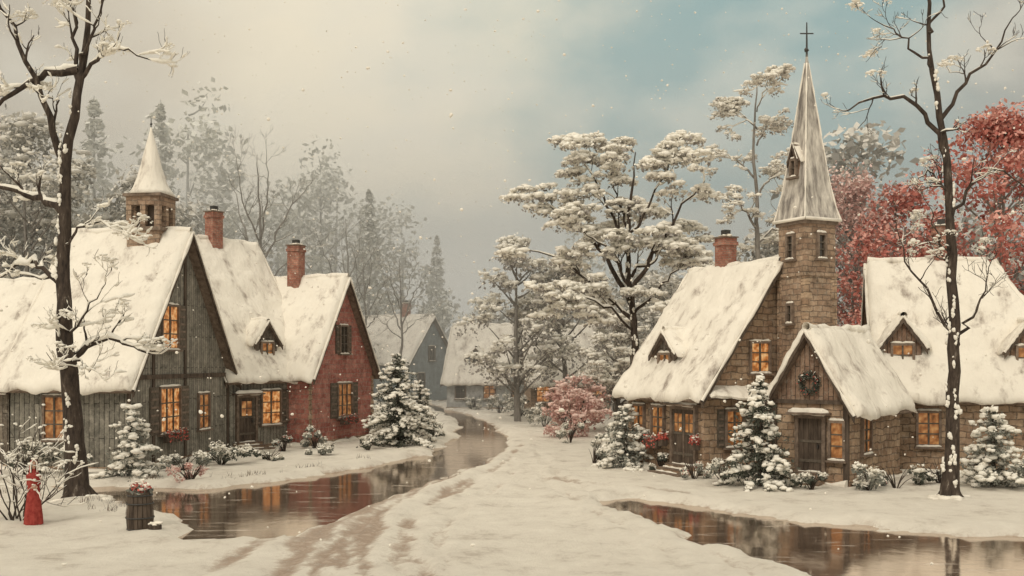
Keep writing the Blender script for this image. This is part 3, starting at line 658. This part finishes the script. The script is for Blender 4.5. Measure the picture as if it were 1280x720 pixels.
limb_tree('snow_laden_tree',(5.85,50,0),[(0,0),(.02,3),(.05,5.5),(-.15,7.3),(-.35,9.3),(-.2,11.6),(.1,14.2)],.24,[
 ([(-.1,6.8),(-1,8.8),(-2,10.3),(-3.4,11.6),(-4.6,12.3)],.13),
 ([(-.15,7.4),(.9,9.2),(1.85,11.2),(2.7,12.0)],.12),
 ([(0,6.1),(-1.6,7.7),(-3.4,9.2),(-5.0,9.7)],.11),
 ([(-.1,8.2),(1.1,9.6),(2.6,10.0)],.08),
 ([(-.3,9.3),(-1.2,11.6),(-1.9,13.3),(-2.6,14.2)],.09),
 ([(-.3,9.8),(.9,12),(1.6,13.6)],.08),
 ([(-.1,7.5),(-1.2,9.4),(-2.6,10.3)],.09),
 ([(0,6.4),(1.2,7.8),(2.3,8.8)],.08),
 ([(-.3,10.5),(-.9,12.6),(-.5,14.4)],.06),
 ([(0,5.6),(-1.1,6.6),(-2.8,7.2),(-3.9,7.0)],.07)],15,snow=1.5,sub=(6,2,1.4),pads=(.74,.60,.10,14,.19,'tsnow','twig'),ydev=2.2,thick=1.8,up=.02)
limb_tree('tall_snowy_tree',(14.6,62,0),[(0,0),(.1,6),(0,12),(-.2,17),(.0,21)],.25,[
 ([(0,18),(-.7,19),(-1.6,19.2)],.06),([(0,17),(.8,18.4),(1.4,18.8)],.06),([(-.1,15),(-1.2,16.4),(-2.2,16.6)],.07),([(-.1,14),(1,15.2),(2,15.2)],.07),
 ([(0,12),(-1.2,13.4),(-2.5,13.5)],.08),([(0,11),(1.2,12.2),(2.3,12)],.08),([(0,9),(-1.4,10.2),(-2.6,10)],.08),([(0,8.5),(1.4,9.6),(2.6,9.4)],.08),([(0,19),(.2,20.6)],.04)],22,
 bark='barkgrey',snow=1.4,sub=(6,2,1.2),pads=(.65,.44,.12,8,.16,'tsnow','twig'),ydev=1.5,thick=2,base_snow=False,up=.02)
for loc,sc,sd_ in(((-18.2,75,0),1.,33),((-12.5,88,0),.72,35),((-9.0,84,0),.66,36),((-26,78,0),.85,37),((-15,95,0),.9,38),((19.5,66,0),.85,39)):
    f=lambda L_:[(x*sc,z*sc) for x,z in L_]
    limb_tree('bare_tree',loc,f([(0,0),(0,6),(.2,9),(.1,12.5),(0,15),(-.2,19)]),.24*sc,[(f(a),b*sc) for a,b in[
     ([(.1,10),(-1,12.5),(-2,15.3),(-2.6,17)],.1),([(.1,10.5),(1.1,13.2),(2.2,15.4),(3,16.5)],.1),([(.1,12.5),(-.8,15),(-1,18)],.08),([(.1,13),(1,15.4),(1.2,18.3)],.08),([(.1,9.5),(2,11.4),(3.6,12.4)],.07),([(.1,9),(-2,11),(-3.4,11.8)],.07)]],sd_,
     bark='barkgrey',snow=.6,sub=(6,3,1.9*sc),ydev=2,thick=1,base_snow=False)

def crown(mb,h,z0,rx,rng,nc,per,size,mdk,mlt,cr=1.6,bark='barkgrey',rt=.25,lump=0,lr=.2):
    """leafy/frosted crown: many clumps on limbs, gaps between"""
    T=np.array([(0,0,-.3),(rng.normal(0,.2),rng.normal(0,.2),h*.35),(rng.normal(0,.4),rng.normal(0,.4),h*.85)]); Q=smooth_poly(T,9); tube(mb,Q,np.linspace(rt,rt*.2,9),7,bark)
    for i in range(nc):
        t=rng.uniform(0,1); z=z0+(h-z0)*t; prof=math.sin(math.pi*min(1,.18+.82*t)**.9)**.7 if t<.98 else .2
        a=rng.uniform(0,2*math.pi); r=rx*prof*math.sqrt(rng.uniform(.1,1)); c=np.array((r*math.cos(a),r*math.sin(a),z))
        if i%2==0:
            st=np.array((0,0,max(1,z-r*.9))); tube(mb,smooth_poly([st,(st+c)/2+rng.normal(0,.2,3),c],5),np.linspace(rt*.3,.02,5),4,bark)
        s=cr*rng.uniform(.5,1.2); C=ball(rng,per)*(s,s,s*.6)+c
        nd=int(per*.5); leafq(mb,C[:nd]-(0,0,s*.2),size,mdk,rng); leafq(mb,C[nd:]+(0,0,s*.22),size,mlt,rng,.3)  # light-dark put into leaf colour
        if lump: C=ball(rng,lump)*(s*.9,s*.9,s*.25)+c+(0,0,s*.35); lumps(mb,C,lr,.5,mlt,rng)
def crown_tree(name,loc,*a,**k):
    mb=MB(); crown(mb,*a,**k); return mb.obj(name,None,loc,smooth=True)
rg=np.random.default_rng
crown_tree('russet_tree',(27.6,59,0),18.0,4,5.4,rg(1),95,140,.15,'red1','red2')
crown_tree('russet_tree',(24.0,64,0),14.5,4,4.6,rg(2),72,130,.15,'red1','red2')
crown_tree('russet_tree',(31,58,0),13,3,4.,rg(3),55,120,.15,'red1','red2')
crown_tree('hazed_tree',(22.6,69,0),17.0,4,3.6,rg(4),60,120,.14,'pink1','pink2')
crown_tree('hazed_tree',(.4,70,0),12.2,3.0,3.2,rg(5),60,90,.13,'twig','tsnow',cr=1.1,lump=9,lr=.24)
crown_tree('hazed_tree',(3.6,72,0),11,3,3.2,rg(6),55,90,.13,'twig','tsnow',cr=1.1,lump=7,lr=.24)
crown_tree('hazed_tree',(6.3,62,0),6.6,1.0,2.7,rg(7),50,70,.11,'twig','tsnow',cr=.9,lump=10,lr=.19)
crown_tree('hazed_tree',(9.5,66,0),9,2.2,3.0,rg(8),45,90,.12,'mist1','mist1s',cr=1.1,lump=5)
crown_tree('hazed_tree',(-30.5,66,0),19,6,5.0,rg(9),65,110,.17,'mist1','mist1s',lump=5,lr=.3)
crown_tree('hazed_tree',(-24.5,70,0),16.5,5,4.4,rg(10),60,110,.17,'mist1','mist1s',lump=4,lr=.3)
crown_tree('hazed_tree',(-36,72,0),23,7,5.0,rg(11),65,110,.18,'mist1','mist1s')
# distant forest: instanced
forest=empty('distant_forest')
def con_mesh(nm,h,Rr,rng,mdk,mlt,n=2000,size=.3):
    mb=MB(); tube(mb,[(0,0,-.3),(0,0,h)],[.25,.03],6,'barkpale')
    t=rng.uniform(0,1,n)**.75; tier=np.floor(t*14)/14+rng.uniform(0,.05,n); tier=np.clip(tier,0,1)
    a=rng.uniform(0,2*math.pi,n); lob=1+.3*np.sin(a*5+tier*40); r=Rr*(1-tier)**.9*lob*np.sqrt(rng.uniform(.1,1,n))
    C=np.stack([r*np.cos(a),r*np.sin(a),h*(.1+.9*tier)-r*.3],1); k=rng.random(n)<.5
    leafq(mb,C[k],size,mdk,rng); leafq(mb,C[~k]+(0,0,.15),size,mlt,rng,.8); return mb.mesh(nm)
def cr_mesh(nm,h,z0,rx,rng,mdk,mlt,nc=42,per=60,size=.27):
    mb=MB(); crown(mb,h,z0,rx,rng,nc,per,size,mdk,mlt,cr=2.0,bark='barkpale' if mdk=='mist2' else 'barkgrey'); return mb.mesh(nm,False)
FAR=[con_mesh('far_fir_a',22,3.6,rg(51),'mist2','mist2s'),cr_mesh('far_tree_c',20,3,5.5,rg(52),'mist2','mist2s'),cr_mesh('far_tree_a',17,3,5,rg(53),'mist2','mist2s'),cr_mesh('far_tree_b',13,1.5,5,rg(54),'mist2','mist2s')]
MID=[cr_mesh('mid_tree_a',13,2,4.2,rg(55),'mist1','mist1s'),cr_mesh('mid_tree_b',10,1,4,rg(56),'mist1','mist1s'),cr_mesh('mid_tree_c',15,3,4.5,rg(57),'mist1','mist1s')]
rng=rg(99)
def inst(me,x,y,s,nm):
    o=bpy.data.objects.new(nm,me); COL.objects.link(o); o.location=(x,y,0); o.scale=(s*rng.uniform(.85,1.15),s*rng.uniform(.85,1.15),s); o.rotation_euler=(0,0,rng.uniform(0,6.28)); o.parent=forest
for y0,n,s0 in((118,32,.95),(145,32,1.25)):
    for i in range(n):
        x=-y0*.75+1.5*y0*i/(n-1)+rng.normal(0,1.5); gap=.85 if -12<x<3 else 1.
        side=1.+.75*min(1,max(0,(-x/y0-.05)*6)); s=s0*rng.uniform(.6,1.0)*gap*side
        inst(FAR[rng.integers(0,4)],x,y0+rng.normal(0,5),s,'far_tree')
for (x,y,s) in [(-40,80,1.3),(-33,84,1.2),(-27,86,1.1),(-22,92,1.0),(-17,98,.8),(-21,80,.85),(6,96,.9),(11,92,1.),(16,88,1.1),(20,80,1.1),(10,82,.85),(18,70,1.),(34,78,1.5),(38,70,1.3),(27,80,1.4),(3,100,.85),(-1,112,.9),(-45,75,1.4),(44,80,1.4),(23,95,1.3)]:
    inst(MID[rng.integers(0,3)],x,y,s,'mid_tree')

# ------------------------------------------------------------------ shrubs / conifers
def conifer(name,loc,h,Rr,seed,mdk='needle',mlt='tsnow',dens=1.,size=.085,sn=1.):
    rng=rg(seed); mb=MB(); tube(mb,[(0,0,-.2),(.03,0,h*.5),(0,0,h*.98)],[.09,.06,.015],7,'bark')
    nt_=int(h/.2)
    for i in range(nt_):
        t=(i+.4)/nt_; z=h*(.06+.92*t); rr=Rr*(1-t)**.62*rng.uniform(.65,1.15); nb=int(4+rr*5)
        for b in range(nb):
            a=rng.uniform(0,2*math.pi); l=rr*rng.uniform(.5,1.2); k=max(2,int(l/.17))
            s=np.linspace(.15,1,k); P=np.stack([np.cos(a)*l*s,np.sin(a)*l*s,z-.28*l*s**1.5+.1*l*s],1)
            if b%2==0: tube(mb,P,np.linspace(.02,.006,k),4,'bark')
            n=int(6*dens); C=np.repeat(P,n,0)+rng.normal(0,.07,(k*n,3)); leafq(mb,C-(0,0,.06),size,mdk,rng,asp=.35)
            if rng.random()<.78*sn:
                C=np.repeat(P[k//2:],2,0); C=C+rng.normal(0,.06,C.shape)*(1,1,.5); lumps(mb,C+(0,0,.06),.11,.62,mlt,rng)
                C=np.repeat(P[k//3:],3,0); C=C+rng.normal(0,.07,C.shape)*(1,1,.6); leafq(mb,C+(0,0,.05),size*.8,mlt,rng,.6,asp=.6)
    return mb.obj(name,None,loc,smooth=True)
def shrub(name,loc,rx,h,seed,mdk='needle2',mlt='tsnow',n=900,size=.07,berries=None,twigs=14,lump=6):
    rng=rg(seed); mb=MB()
    for i in range(twigs):
        a=rng.uniform(0,6.28); e=np.array((rx*.9*math.cos(a)*rng.random()**.5,rx*.9*math.sin(a)*rng.random()**.5,h*rng.uniform(.6,1.12)))
        tube(mb,smooth_poly([(0,0,-.1),e*(.4,.4,.6),e],6),np.linspace(.022,.005,6),4,'bark')
    nc=max(5,int(rx*h*9))
    for i in range(nc):
        c=ball(rng,1)[0]*(rx,rx,h*.5)+(0,0,h*.48); s=rng.uniform(.16,.34)*max(.6,min(1.5,rx)); k=n//nc
        C=ball(rng,k)*(s,s,s*.7)+c; leafq(mb,C[:k//2],size,mdk,rng); leafq(mb,C[k//2:]+(0,0,s*.4),size,mlt,rng,.5)
        if lump: lumps(mb,ball(rng,lump)*(s*.8,s*.8,s*.2)+c+(0,0,s*.45),s*.3,.55,mlt,rng)
        if berries and rng.random()<.7: leafq(mb,ball(rng,12)*(s,s,s*.7)+c+(0,-.05,.05),size*.55,berries,rng)
    return mb.obj(name,None,loc,smooth=True)
conifer('snowy_fir_tree',(-5.5,50,0),4.6,1.85,61)
conifer('snowy_fir_tree',(8.15,34.2,0),3.75,1.4,62,dens=1.1)
conifer('snowy_fir_tree',(4.35,40,0),2.5,1.35,63,mdk='needle2')
conifer('snowy_fir_tree',(-13.3,36.2,0),2.7,1.3,64,mdk='needle2')
conifer('snowy_fir_tree',(15.8,34.2,0),2.7,1.35,65,mdk='needle2')
conifer('snowy_fir_tree',(-4.8,54,0),3.2,1.2,66)
shrub('pink_blossom_bush',(3.2,56,0),1.85,3.0,71,'pink1','pink2',2600,.09)
shrub('pink_blossom_bush',(4.1,60,0),1.5,3.6,72,'pink1','pink2',1800,.09)
for i,(x,y,rx,h,s) in enumerate([(-11.6,41.5,1.2,.9,0),(-12.3,39,.8,.8,0),(-9.2,48.5,.7,1.0,0),(-10.3,47,.5,.9,0),(7.1,34.7,.8,1.0,1),(6.3,36,.6,.7,0),(9.6,33.3,.5,.6,0),(11.3,33,.9,.85,0),(12.4,33.6,.7,.7,0),(14.4,35,1.0,.9,0),(17,33.8,1.1,1.2,0),(3.3,42,.7,.9,0),(5.6,39,.5,.8,0),(-3.2,86,1.,1.3,0),(-1,82,1.1,1.4,0),(.6,76,1.2,1.5,0),(-7.2,56.5,.9,1.1,0),(-6.6,60,1.2,1.6,0),(-8.5,72,1.5,2,0),(2.0,64,1.2,1.5,0),(-15.6,37,.9,1.2,0),(-17.4,37.3,1,1.3,0),(4.6,46,.9,1.2,0),(2.9,52,.8,1.1,0),(-6.6,47.8,.7,.6,0),(-4.3,55.5,.8,.8,0),(-8.3,45.5,.7,.55,0),(-10,43,.6,.5,0)]):
    shrub('snowy_shrub',(x,y,0),rx,h,100+i,mdk='needle2' if i%3 else 'needle',n=int(900*max(.6,rx)),berries='berry' if i in(3,5,8) else None)
shrub('pink_flower_bush',(-10.9,35.2,0),.75,.75,140,'pink1','pink2',420,.055,berries='berry',twigs=24,lump=2)
# twiggy leafless shrub, left foreground
mb=MB(); rng=rg(77); tips=[]
for i in range(11): grow(mb,(rng.normal(0,.12),rng.normal(0,.12),-.1),(rng.normal(0,.35),rng.normal(0,.3),1),rng.uniform(1.4,2.6),.03,2,rng,tips,'bark',.9,thick=1.2)
for p,l in tips[::2]: lumps(mb,ball(rng,3)*(.06,.06,.03)+p,.045,.6,'tsnow',rng)
mb.obj('bare_twig_shrub',None,(-12.7,26.9,0),smooth=True)
# sparse dry grass poking through the left bank, one object
mb=MB(); rng=rg(5)
N=2600; xs=rng.uniform(-16,-1,N); ys=rng.uniform(21,44,N)
sd=seg_dist(xs,ys,STREAM,True); sd=np.where(inside(xs,ys,STREAM),sd,-sd)
cl=fbm(xs,ys,.5,3,61)
k=(sd<-.45)&(sd>-1.6)&(cl>.06)&((xs<-7.5)|(ys>35))
xs=xs[k];ys=ys[k];zz,_=terrain(xs,ys)
for x,y,z in zip(xs,ys,zz):
    n=rng.integers(3,7); a=rng.uniform(0,6.28,n); h=rng.uniform(.06,.20,n); ln=rng.uniform(.02,.10,n); w=.008
    p=np.stack([x+rng.normal(0,.05,n),y+rng.normal(0,.05,n),np.full(n,z-.02)],1); tp=p+np.stack([np.cos(a)*ln,np.sin(a)*ln,h],1)
    q=np.stack([p+(-w,0,0),p+(w,0,0),tp+(w*.3,0,0),tp+(-w*.3,0,0)],1); mb.quads(q,'trim' if rng.random()<.4 else 'twig')
mb.obj('dry_grass')
# falling snow: real flakes spread through the air of the whole street
mb=MB(); rng=rg(404); N=4500; C=np.stack([rng.uniform(-32,32,N),rng.uniform(12,56,N),rng.uniform(.4,22,N)],1); lumps(mb,C,.026,1.,'snow',rng); mb.obj('falling_snow')

# ------------------------------------------------------------------ planter barrel
br=empty('wooden_barrel_planter',(-9.05,25.3,0))
mb=MB(); ns=18; prof=[(0,.27),(.15,.30),(.45,.325),(.8,.30),(1.05,.275)]
for j in range(ns):
    a0=2*math.pi*j/ns+.02; a1=2*math.pi*(j+1)/ns-.02; V=[]
    for z,r in prof: V+=[(r*math.cos(a0),r*math.sin(a0),z-.05),(r*math.cos(a1),r*math.sin(a1),z-.05)]
    mb.add(V,[(2*i,2*i+1,2*i+3,2*i+2) for i in range(4)],'wood')
tube(mb,[(0,0,-.05),(0,0,.95)],.262,18,'wood'); mb.obj('staves',br)
mb=MB()
for z,r in((.1,.305),(.38,.335),(.72,.322),(.92,.30)):
    a=np.linspace(0,2*math.pi,25); tube(mb,np.stack([r*np.cos(a)*.985,r*np.sin(a)*.985,np.full(25,z)],1),.018,5,'iron',cap=False)
mb.obj('hoops',br)
mb=MB(); rng=rg(3); C=ball(rng,260)*(.3,.3,.12)+(0,0,1.02); leafq(mb,C,.06,'needle2',rng); C=ball(rng,160)*(.27,.27,.14)+(0,0,1.09); leafq(mb,C,.045,'berry',rng); lumps(mb,C[::6]+(0,0,.06),.06,.6,'snow',rng); mb.obj('flowers',br)
mb=MB(); tube(mb,[(0,0,-.1),(0,0,.12),(.02,0,.26)],[.2,.16,.14],10,'bark'); lumps(mb,ball(rng,20)*(.12,.12,.03)+(0,0,.28),.07,.6,'snow',rng); mb.obj('tree_stump',None,(-8.55,24.9,0))

# ------------------------------------------------------------------ person in a red cloak
pe=empty('person_in_red_cloak',(-12.05,26.2,0),R(28)); pe.scale=(.84,.84,.97)
mb=MB()
def rings(mb,prof,mat,ns=20,fold=.0):
    V=[]
    for z,rx,ry,oy in prof:
        for j in range(ns):
            a=2*math.pi*j/ns; f=1+fold*math.sin(a*7)*max(0,1-z/1.1); V.append((rx*f*math.cos(a),oy+ry*f*math.sin(a),z))
    n=len(prof); F=[(i*ns+j,i*ns+(j+1)%ns,(i+1)*ns+(j+1)%ns,(i+1)*ns+j) for i in range(n-1) for j in range(ns)]
    F.append(tuple(range(ns))[::-1]); F.append(tuple(range((n-1)*ns,n*ns))); mb.add(V,F,mat)
rings(mb,[(.06,.27,.25,0),(.3,.25,.22,0),(.6,.215,.185,0),(.9,.18,.15,0),(1.05,.165,.135,0),(1.2,.195,.145,0),(1.34,.20,.135,0),(1.41,.13,.10,0),(1.46,.065,.065,-.005),(1.52,.06,.06,-.01)],'cloak',24,.09)
for sg in(-1,1): tube(mb,smooth_poly([(sg*.17,0,1.36),(sg*.25,-.01,1.2),(sg*.27,-.05,1.07),(sg*.17,-.2,1.02),(sg*.07,-.27,1.05)],10),[.07,.068,.064,.06,.058,.055,.053,.052,.054,.056],10,'cloak')
o=mb.obj('cloak',pe,smooth=True); md=o.modifiers.new('r','REMESH'); md.mode='VOXEL'; md.voxel_size=.018; md.use_smooth_shade=True
mb=MB() # head
rings(mb,[(1.50,.03,.035,-.03),(1.525,.055,.065,-.02),(1.56,.068,.082,-.012),(1.61,.075,.092,-.005),(1.66,.073,.09,0),(1.70,.058,.072,.004),(1.725,.03,.04,.005)],'skin',18)
mb.add([(-.014,-.088,1.585),(.014,-.088,1.585),(0,-.118,1.588),(0,-.09,1.635)],[(0,1,2),(0,2,3),(1,3,2)],'skin')
for sg in(-1,1):
    mb.box(sg*.03-.011,sg*.03+.011,-.094,-.084,1.622,1.632,'iron'); mb.box(sg*.075-.008,sg*.075+.008,-.012,.015,1.585,1.635,'skin')
mb.box(-.02,.02,-.091,-.08,1.553,1.56,'berry'); mb.obj('head',pe,smooth=True)
mb=MB(); V=[];ns=14;nr=8 # hood
for i in range(nr):
    ph=math.pi*.5*i/(nr-1)
    for j in range(ns+1):
        a=-.75+ (math.pi+1.5)*j/ns; r=.115*math.cos(ph)+.004; V.append((r*math.cos(a),.01+r*1.1*math.sin(a),1.60+.165*math.sin(ph)))
for j in range(ns+1):
    a=-.75+(math.pi+1.5)*j/ns; V.append((.135*math.cos(a),.135*math.sin(a),1.40))
F=[(i*(ns+1)+j,i*(ns+1)+j+1,(i+1)*(ns+1)+j+1,(i+1)*(ns+1)+j) for i in range(nr-1) for j in range(ns)]
F+=[(nr*(ns+1)+j,nr*(ns+1)+j+1,j+1,j) for j in range(ns)]
mb.add(V,F,'cloak'); a=np.linspace(-.75,math.pi+.75,16); 
tube(mb,[(-.085,-.085,1.42),(-.09,-.09,1.55),(-.075,-.085,1.68),(0,-.075,1.755),(.075,-.085,1.68),(.09,-.09,1.55),(.085,-.085,1.42)],.02,6,'snow')
lumps(mb,ball(rng,12)*(.07,.08,.01)+(0,.02,1.765),.03,.6,'snow',rng); lumps(mb,ball(rng,14)*(.17,.09,.02)+(0,.02,1.39),.035,.6,'snow',rng); mb.obj('hood',pe,smooth=True)
mb=MB() # hands, boots
for sg in(-1,1):
    tube(mb,[(sg*.075,-.265,1.05),(sg*.05,-.30,1.05),(sg*.03,-.325,1.045)],[.026,.034,.026],8,'skin')
    for q in range(4): tube(mb,[(sg*.03,-.32,1.068-.015*q),(sg*.005,-.345-.003*q,1.066-.015*q),(-sg*.02,-.335,1.06-.015*q)],[.0095,.009,.007],6,'skin')
    tube(mb,[(sg*.055,-.295,1.078),(sg*.035,-.305,1.10),(sg*.015,-.318,1.105)],[.011,.01,.008],6,'skin')
    tube(mb,[(sg*.08,.08,.04),(sg*.08,0,.055),(sg*.085,-.16,.045),(sg*.085,-.30,.03)],[.04,.05,.045,.02],8,'wood')
mb.obj('hands_and_boots',pe,smooth=True)

# ------------------------------------------------------------------ mist lying over the valley behind the village
m=bpy.data.materials.new('mist'); m.use_nodes=True; nt=m.node_tree; nt.nodes.remove(nt.nodes['Principled BSDF'])
vs=nn(nt,'ShaderNodeVolumeScatter'); vs.inputs['Color'].default_value=(1,.98,.92,1); vs.inputs['Density'].default_value=.0115; vs.inputs['Anisotropy'].default_value=.3
nt.links.new(vs.outputs[0],nt.nodes['Material Output'].inputs['Volume']); M['mist']=m
mb=MB(); mb.box(-400,400,60,172,-2,26,'mist'); mb.obj('winter_mist')

# ------------------------------------------------------------------ camera, sun, sky
cam=bpy.data.cameras.new('camera'); co=bpy.data.objects.new('camera',cam); COL.objects.link(co)
co.location=(0,0,4.2); co.rotation_euler=(R(90),0,0); cam.sensor_width=36; cam.lens=36*1300/1280; cam.shift_y=90/1280; cam.clip_end=3000; cam.clip_start=.1
scene.camera=co
sd_=Vector((-.38,-.66,.72)).normalized()
s=bpy.data.lights.new('sun','SUN'); s.energy=1.1; s.angle=R(22); s.color=(1,.91,.78); so=bpy.data.objects.new('sun',s); COL.objects.link(so); so.rotation_euler=sd_.to_track_quat('Z','Y').to_euler()
w=bpy.data.worlds.new('World'); scene.world=w; w.use_nodes=True; nt=w.node_tree; L=nt.links.new
bg=nt.nodes['Background']; 
sky=nn(nt,'ShaderNodeTexSky',sky_type='NISHITA'); sky.sun_disc=False; sky.sun_elevation=math.asin(sd_.z); sky.sun_rotation=math.atan2(sd_.x,sd_.y)
sc=nn(nt,'ShaderNodeVectorMath',operation='SCALE'); L(sky.outputs[0],sc.inputs[0]); sc.inputs['Scale'].default_value=.1
tc=nn(nt,'ShaderNodeTexCoord'); sp=nn(nt,'ShaderNodeSeparateXYZ'); L(tc.outputs['Generated'],sp.inputs[0])
def cloud(scale,seed,detail=6,st=(1,1,1.5)):
    mp=nn(nt,'ShaderNodeMapping'); mp.inputs['Scale'].default_value=st; mp.inputs['Location'].default_value=(seed,seed*.7,0); L(tc.outputs['Generated'],mp.inputs[0])
    n=nn(nt,'ShaderNodeTexNoise'); n.inputs['Scale'].default_value=scale; n.inputs['Detail'].default_value=detail; n.inputs['Roughness'].default_value=.5; L(mp.outputs[0],n.inputs['Vector']); return n
def math_(op,a,b_=None,c=None,clamp=False):
    n=nn(nt,'ShaderNodeMath',operation=op); n.use_clamp=clamp
    for i,v in enumerate((a,b_,c)):
        if v is None: continue
        if isinstance(v,(int,float)): n.inputs[i].default_value=v
        else: L(v,n.inputs[i])
    return n.outputs[0]
c1=cloud(5.5,2.3); c2=cloud(3.2,7.1); c3=cloud(7.5,4.4,6,(1,1,1.8))
xs_=math_('MULTIPLY_ADD',c2.outputs['Fac'],.26,math_('ADD',sp.outputs[0],-.13))
xr=math_('MULTIPLY_ADD',xs_,1.,.5,True)
rx=ramp(nt,[(.03,(.50,.44,.34)),(.16,(.68,.60,.46)),(.27,(.90,.80,.60)),(.50,(.89,.80,.61)),(.74,(.56,.55,.47)),(.92,(.44,.405,.335))]); L(xr,rx.inputs[0])
# blue-green opening in the cloud
cen=Vector((.20,1,.215)).normalized(); dp=nn(nt,'ShaderNodeVectorMath',operation='DOT_PRODUCT'); L(tc.outputs['Generated'],dp.inputs[0]); dp.inputs[1].default_value=cen
dm=math_('MULTIPLY_ADD',c1.outputs['Fac'],.10,dp.outputs['Value'])
mr=nn(nt,'ShaderNodeMapRange',interpolation_type='SMOOTHSTEP'); L(dm,mr.inputs[0]); mr.inputs[1].default_value=.995; mr.inputs[2].default_value=1.05
tm=math_('MULTIPLY',mr.outputs[0],.92)
mt=nn(nt,'ShaderNodeMix',data_type='RGBA'); L(tm,mt.inputs[0]); L(rx.outputs[0],mt.inputs[6]); mt.inputs[7].default_value=(.315,.445,.425,1)
# wisps
rw=ramp(nt,[(.45,0.),(.68,.5)]); L(c3.outputs['Fac'],rw.inputs[0])
mw=nn(nt,'ShaderNodeMix',data_type='RGBA'); L(rw.outputs[0],mw.inputs[0]); L(mt.outputs[2],mw.inputs[6]); mw.inputs[7].default_value=(.80,.75,.61,1)
# pale haze at horizon
hz=nn(nt,'ShaderNodeMapRange'); L(sp.outputs[2],hz.inputs[0]); hz.inputs[1].default_value=.0; hz.inputs[2].default_value=.16; hz.inputs[3].default_value=.9; hz.inputs[4].default_value=0
mh=nn(nt,'ShaderNodeMix',data_type='RGBA'); L(hz.outputs[0],mh.inputs[0]); L(mw.outputs[2],mh.inputs[6]); mh.inputs[7].default_value=(1.05,1.02,.88,1)
zb=nn(nt,'ShaderNodeMapRange'); L(sp.outputs[2],zb.inputs[0]); zb.inputs[1].default_value=.36; zb.inputs[2].default_value=.9; zb.inputs[3].default_value=1.; zb.inputs[4].default_value=1.9
sz=nn(nt,'ShaderNodeVectorMath',operation='SCALE'); L(mh.outputs[2],sz.inputs[0]); L(zb.outputs[0],sz.inputs['Scale'])
fm=nn(nt,'ShaderNodeMix',data_type='RGBA'); fm.inputs[0].default_value=.93; L(sc.outputs[0],fm.inputs[6]); L(sz.outputs[0],fm.inputs[7])
L(fm.outputs[2],bg.inputs[0]); bg.inputs[1].default_value=1.
scene.view_settings.view_transform='Standard'; scene.view_settings.look='None'; scene.view_settings.exposure=0
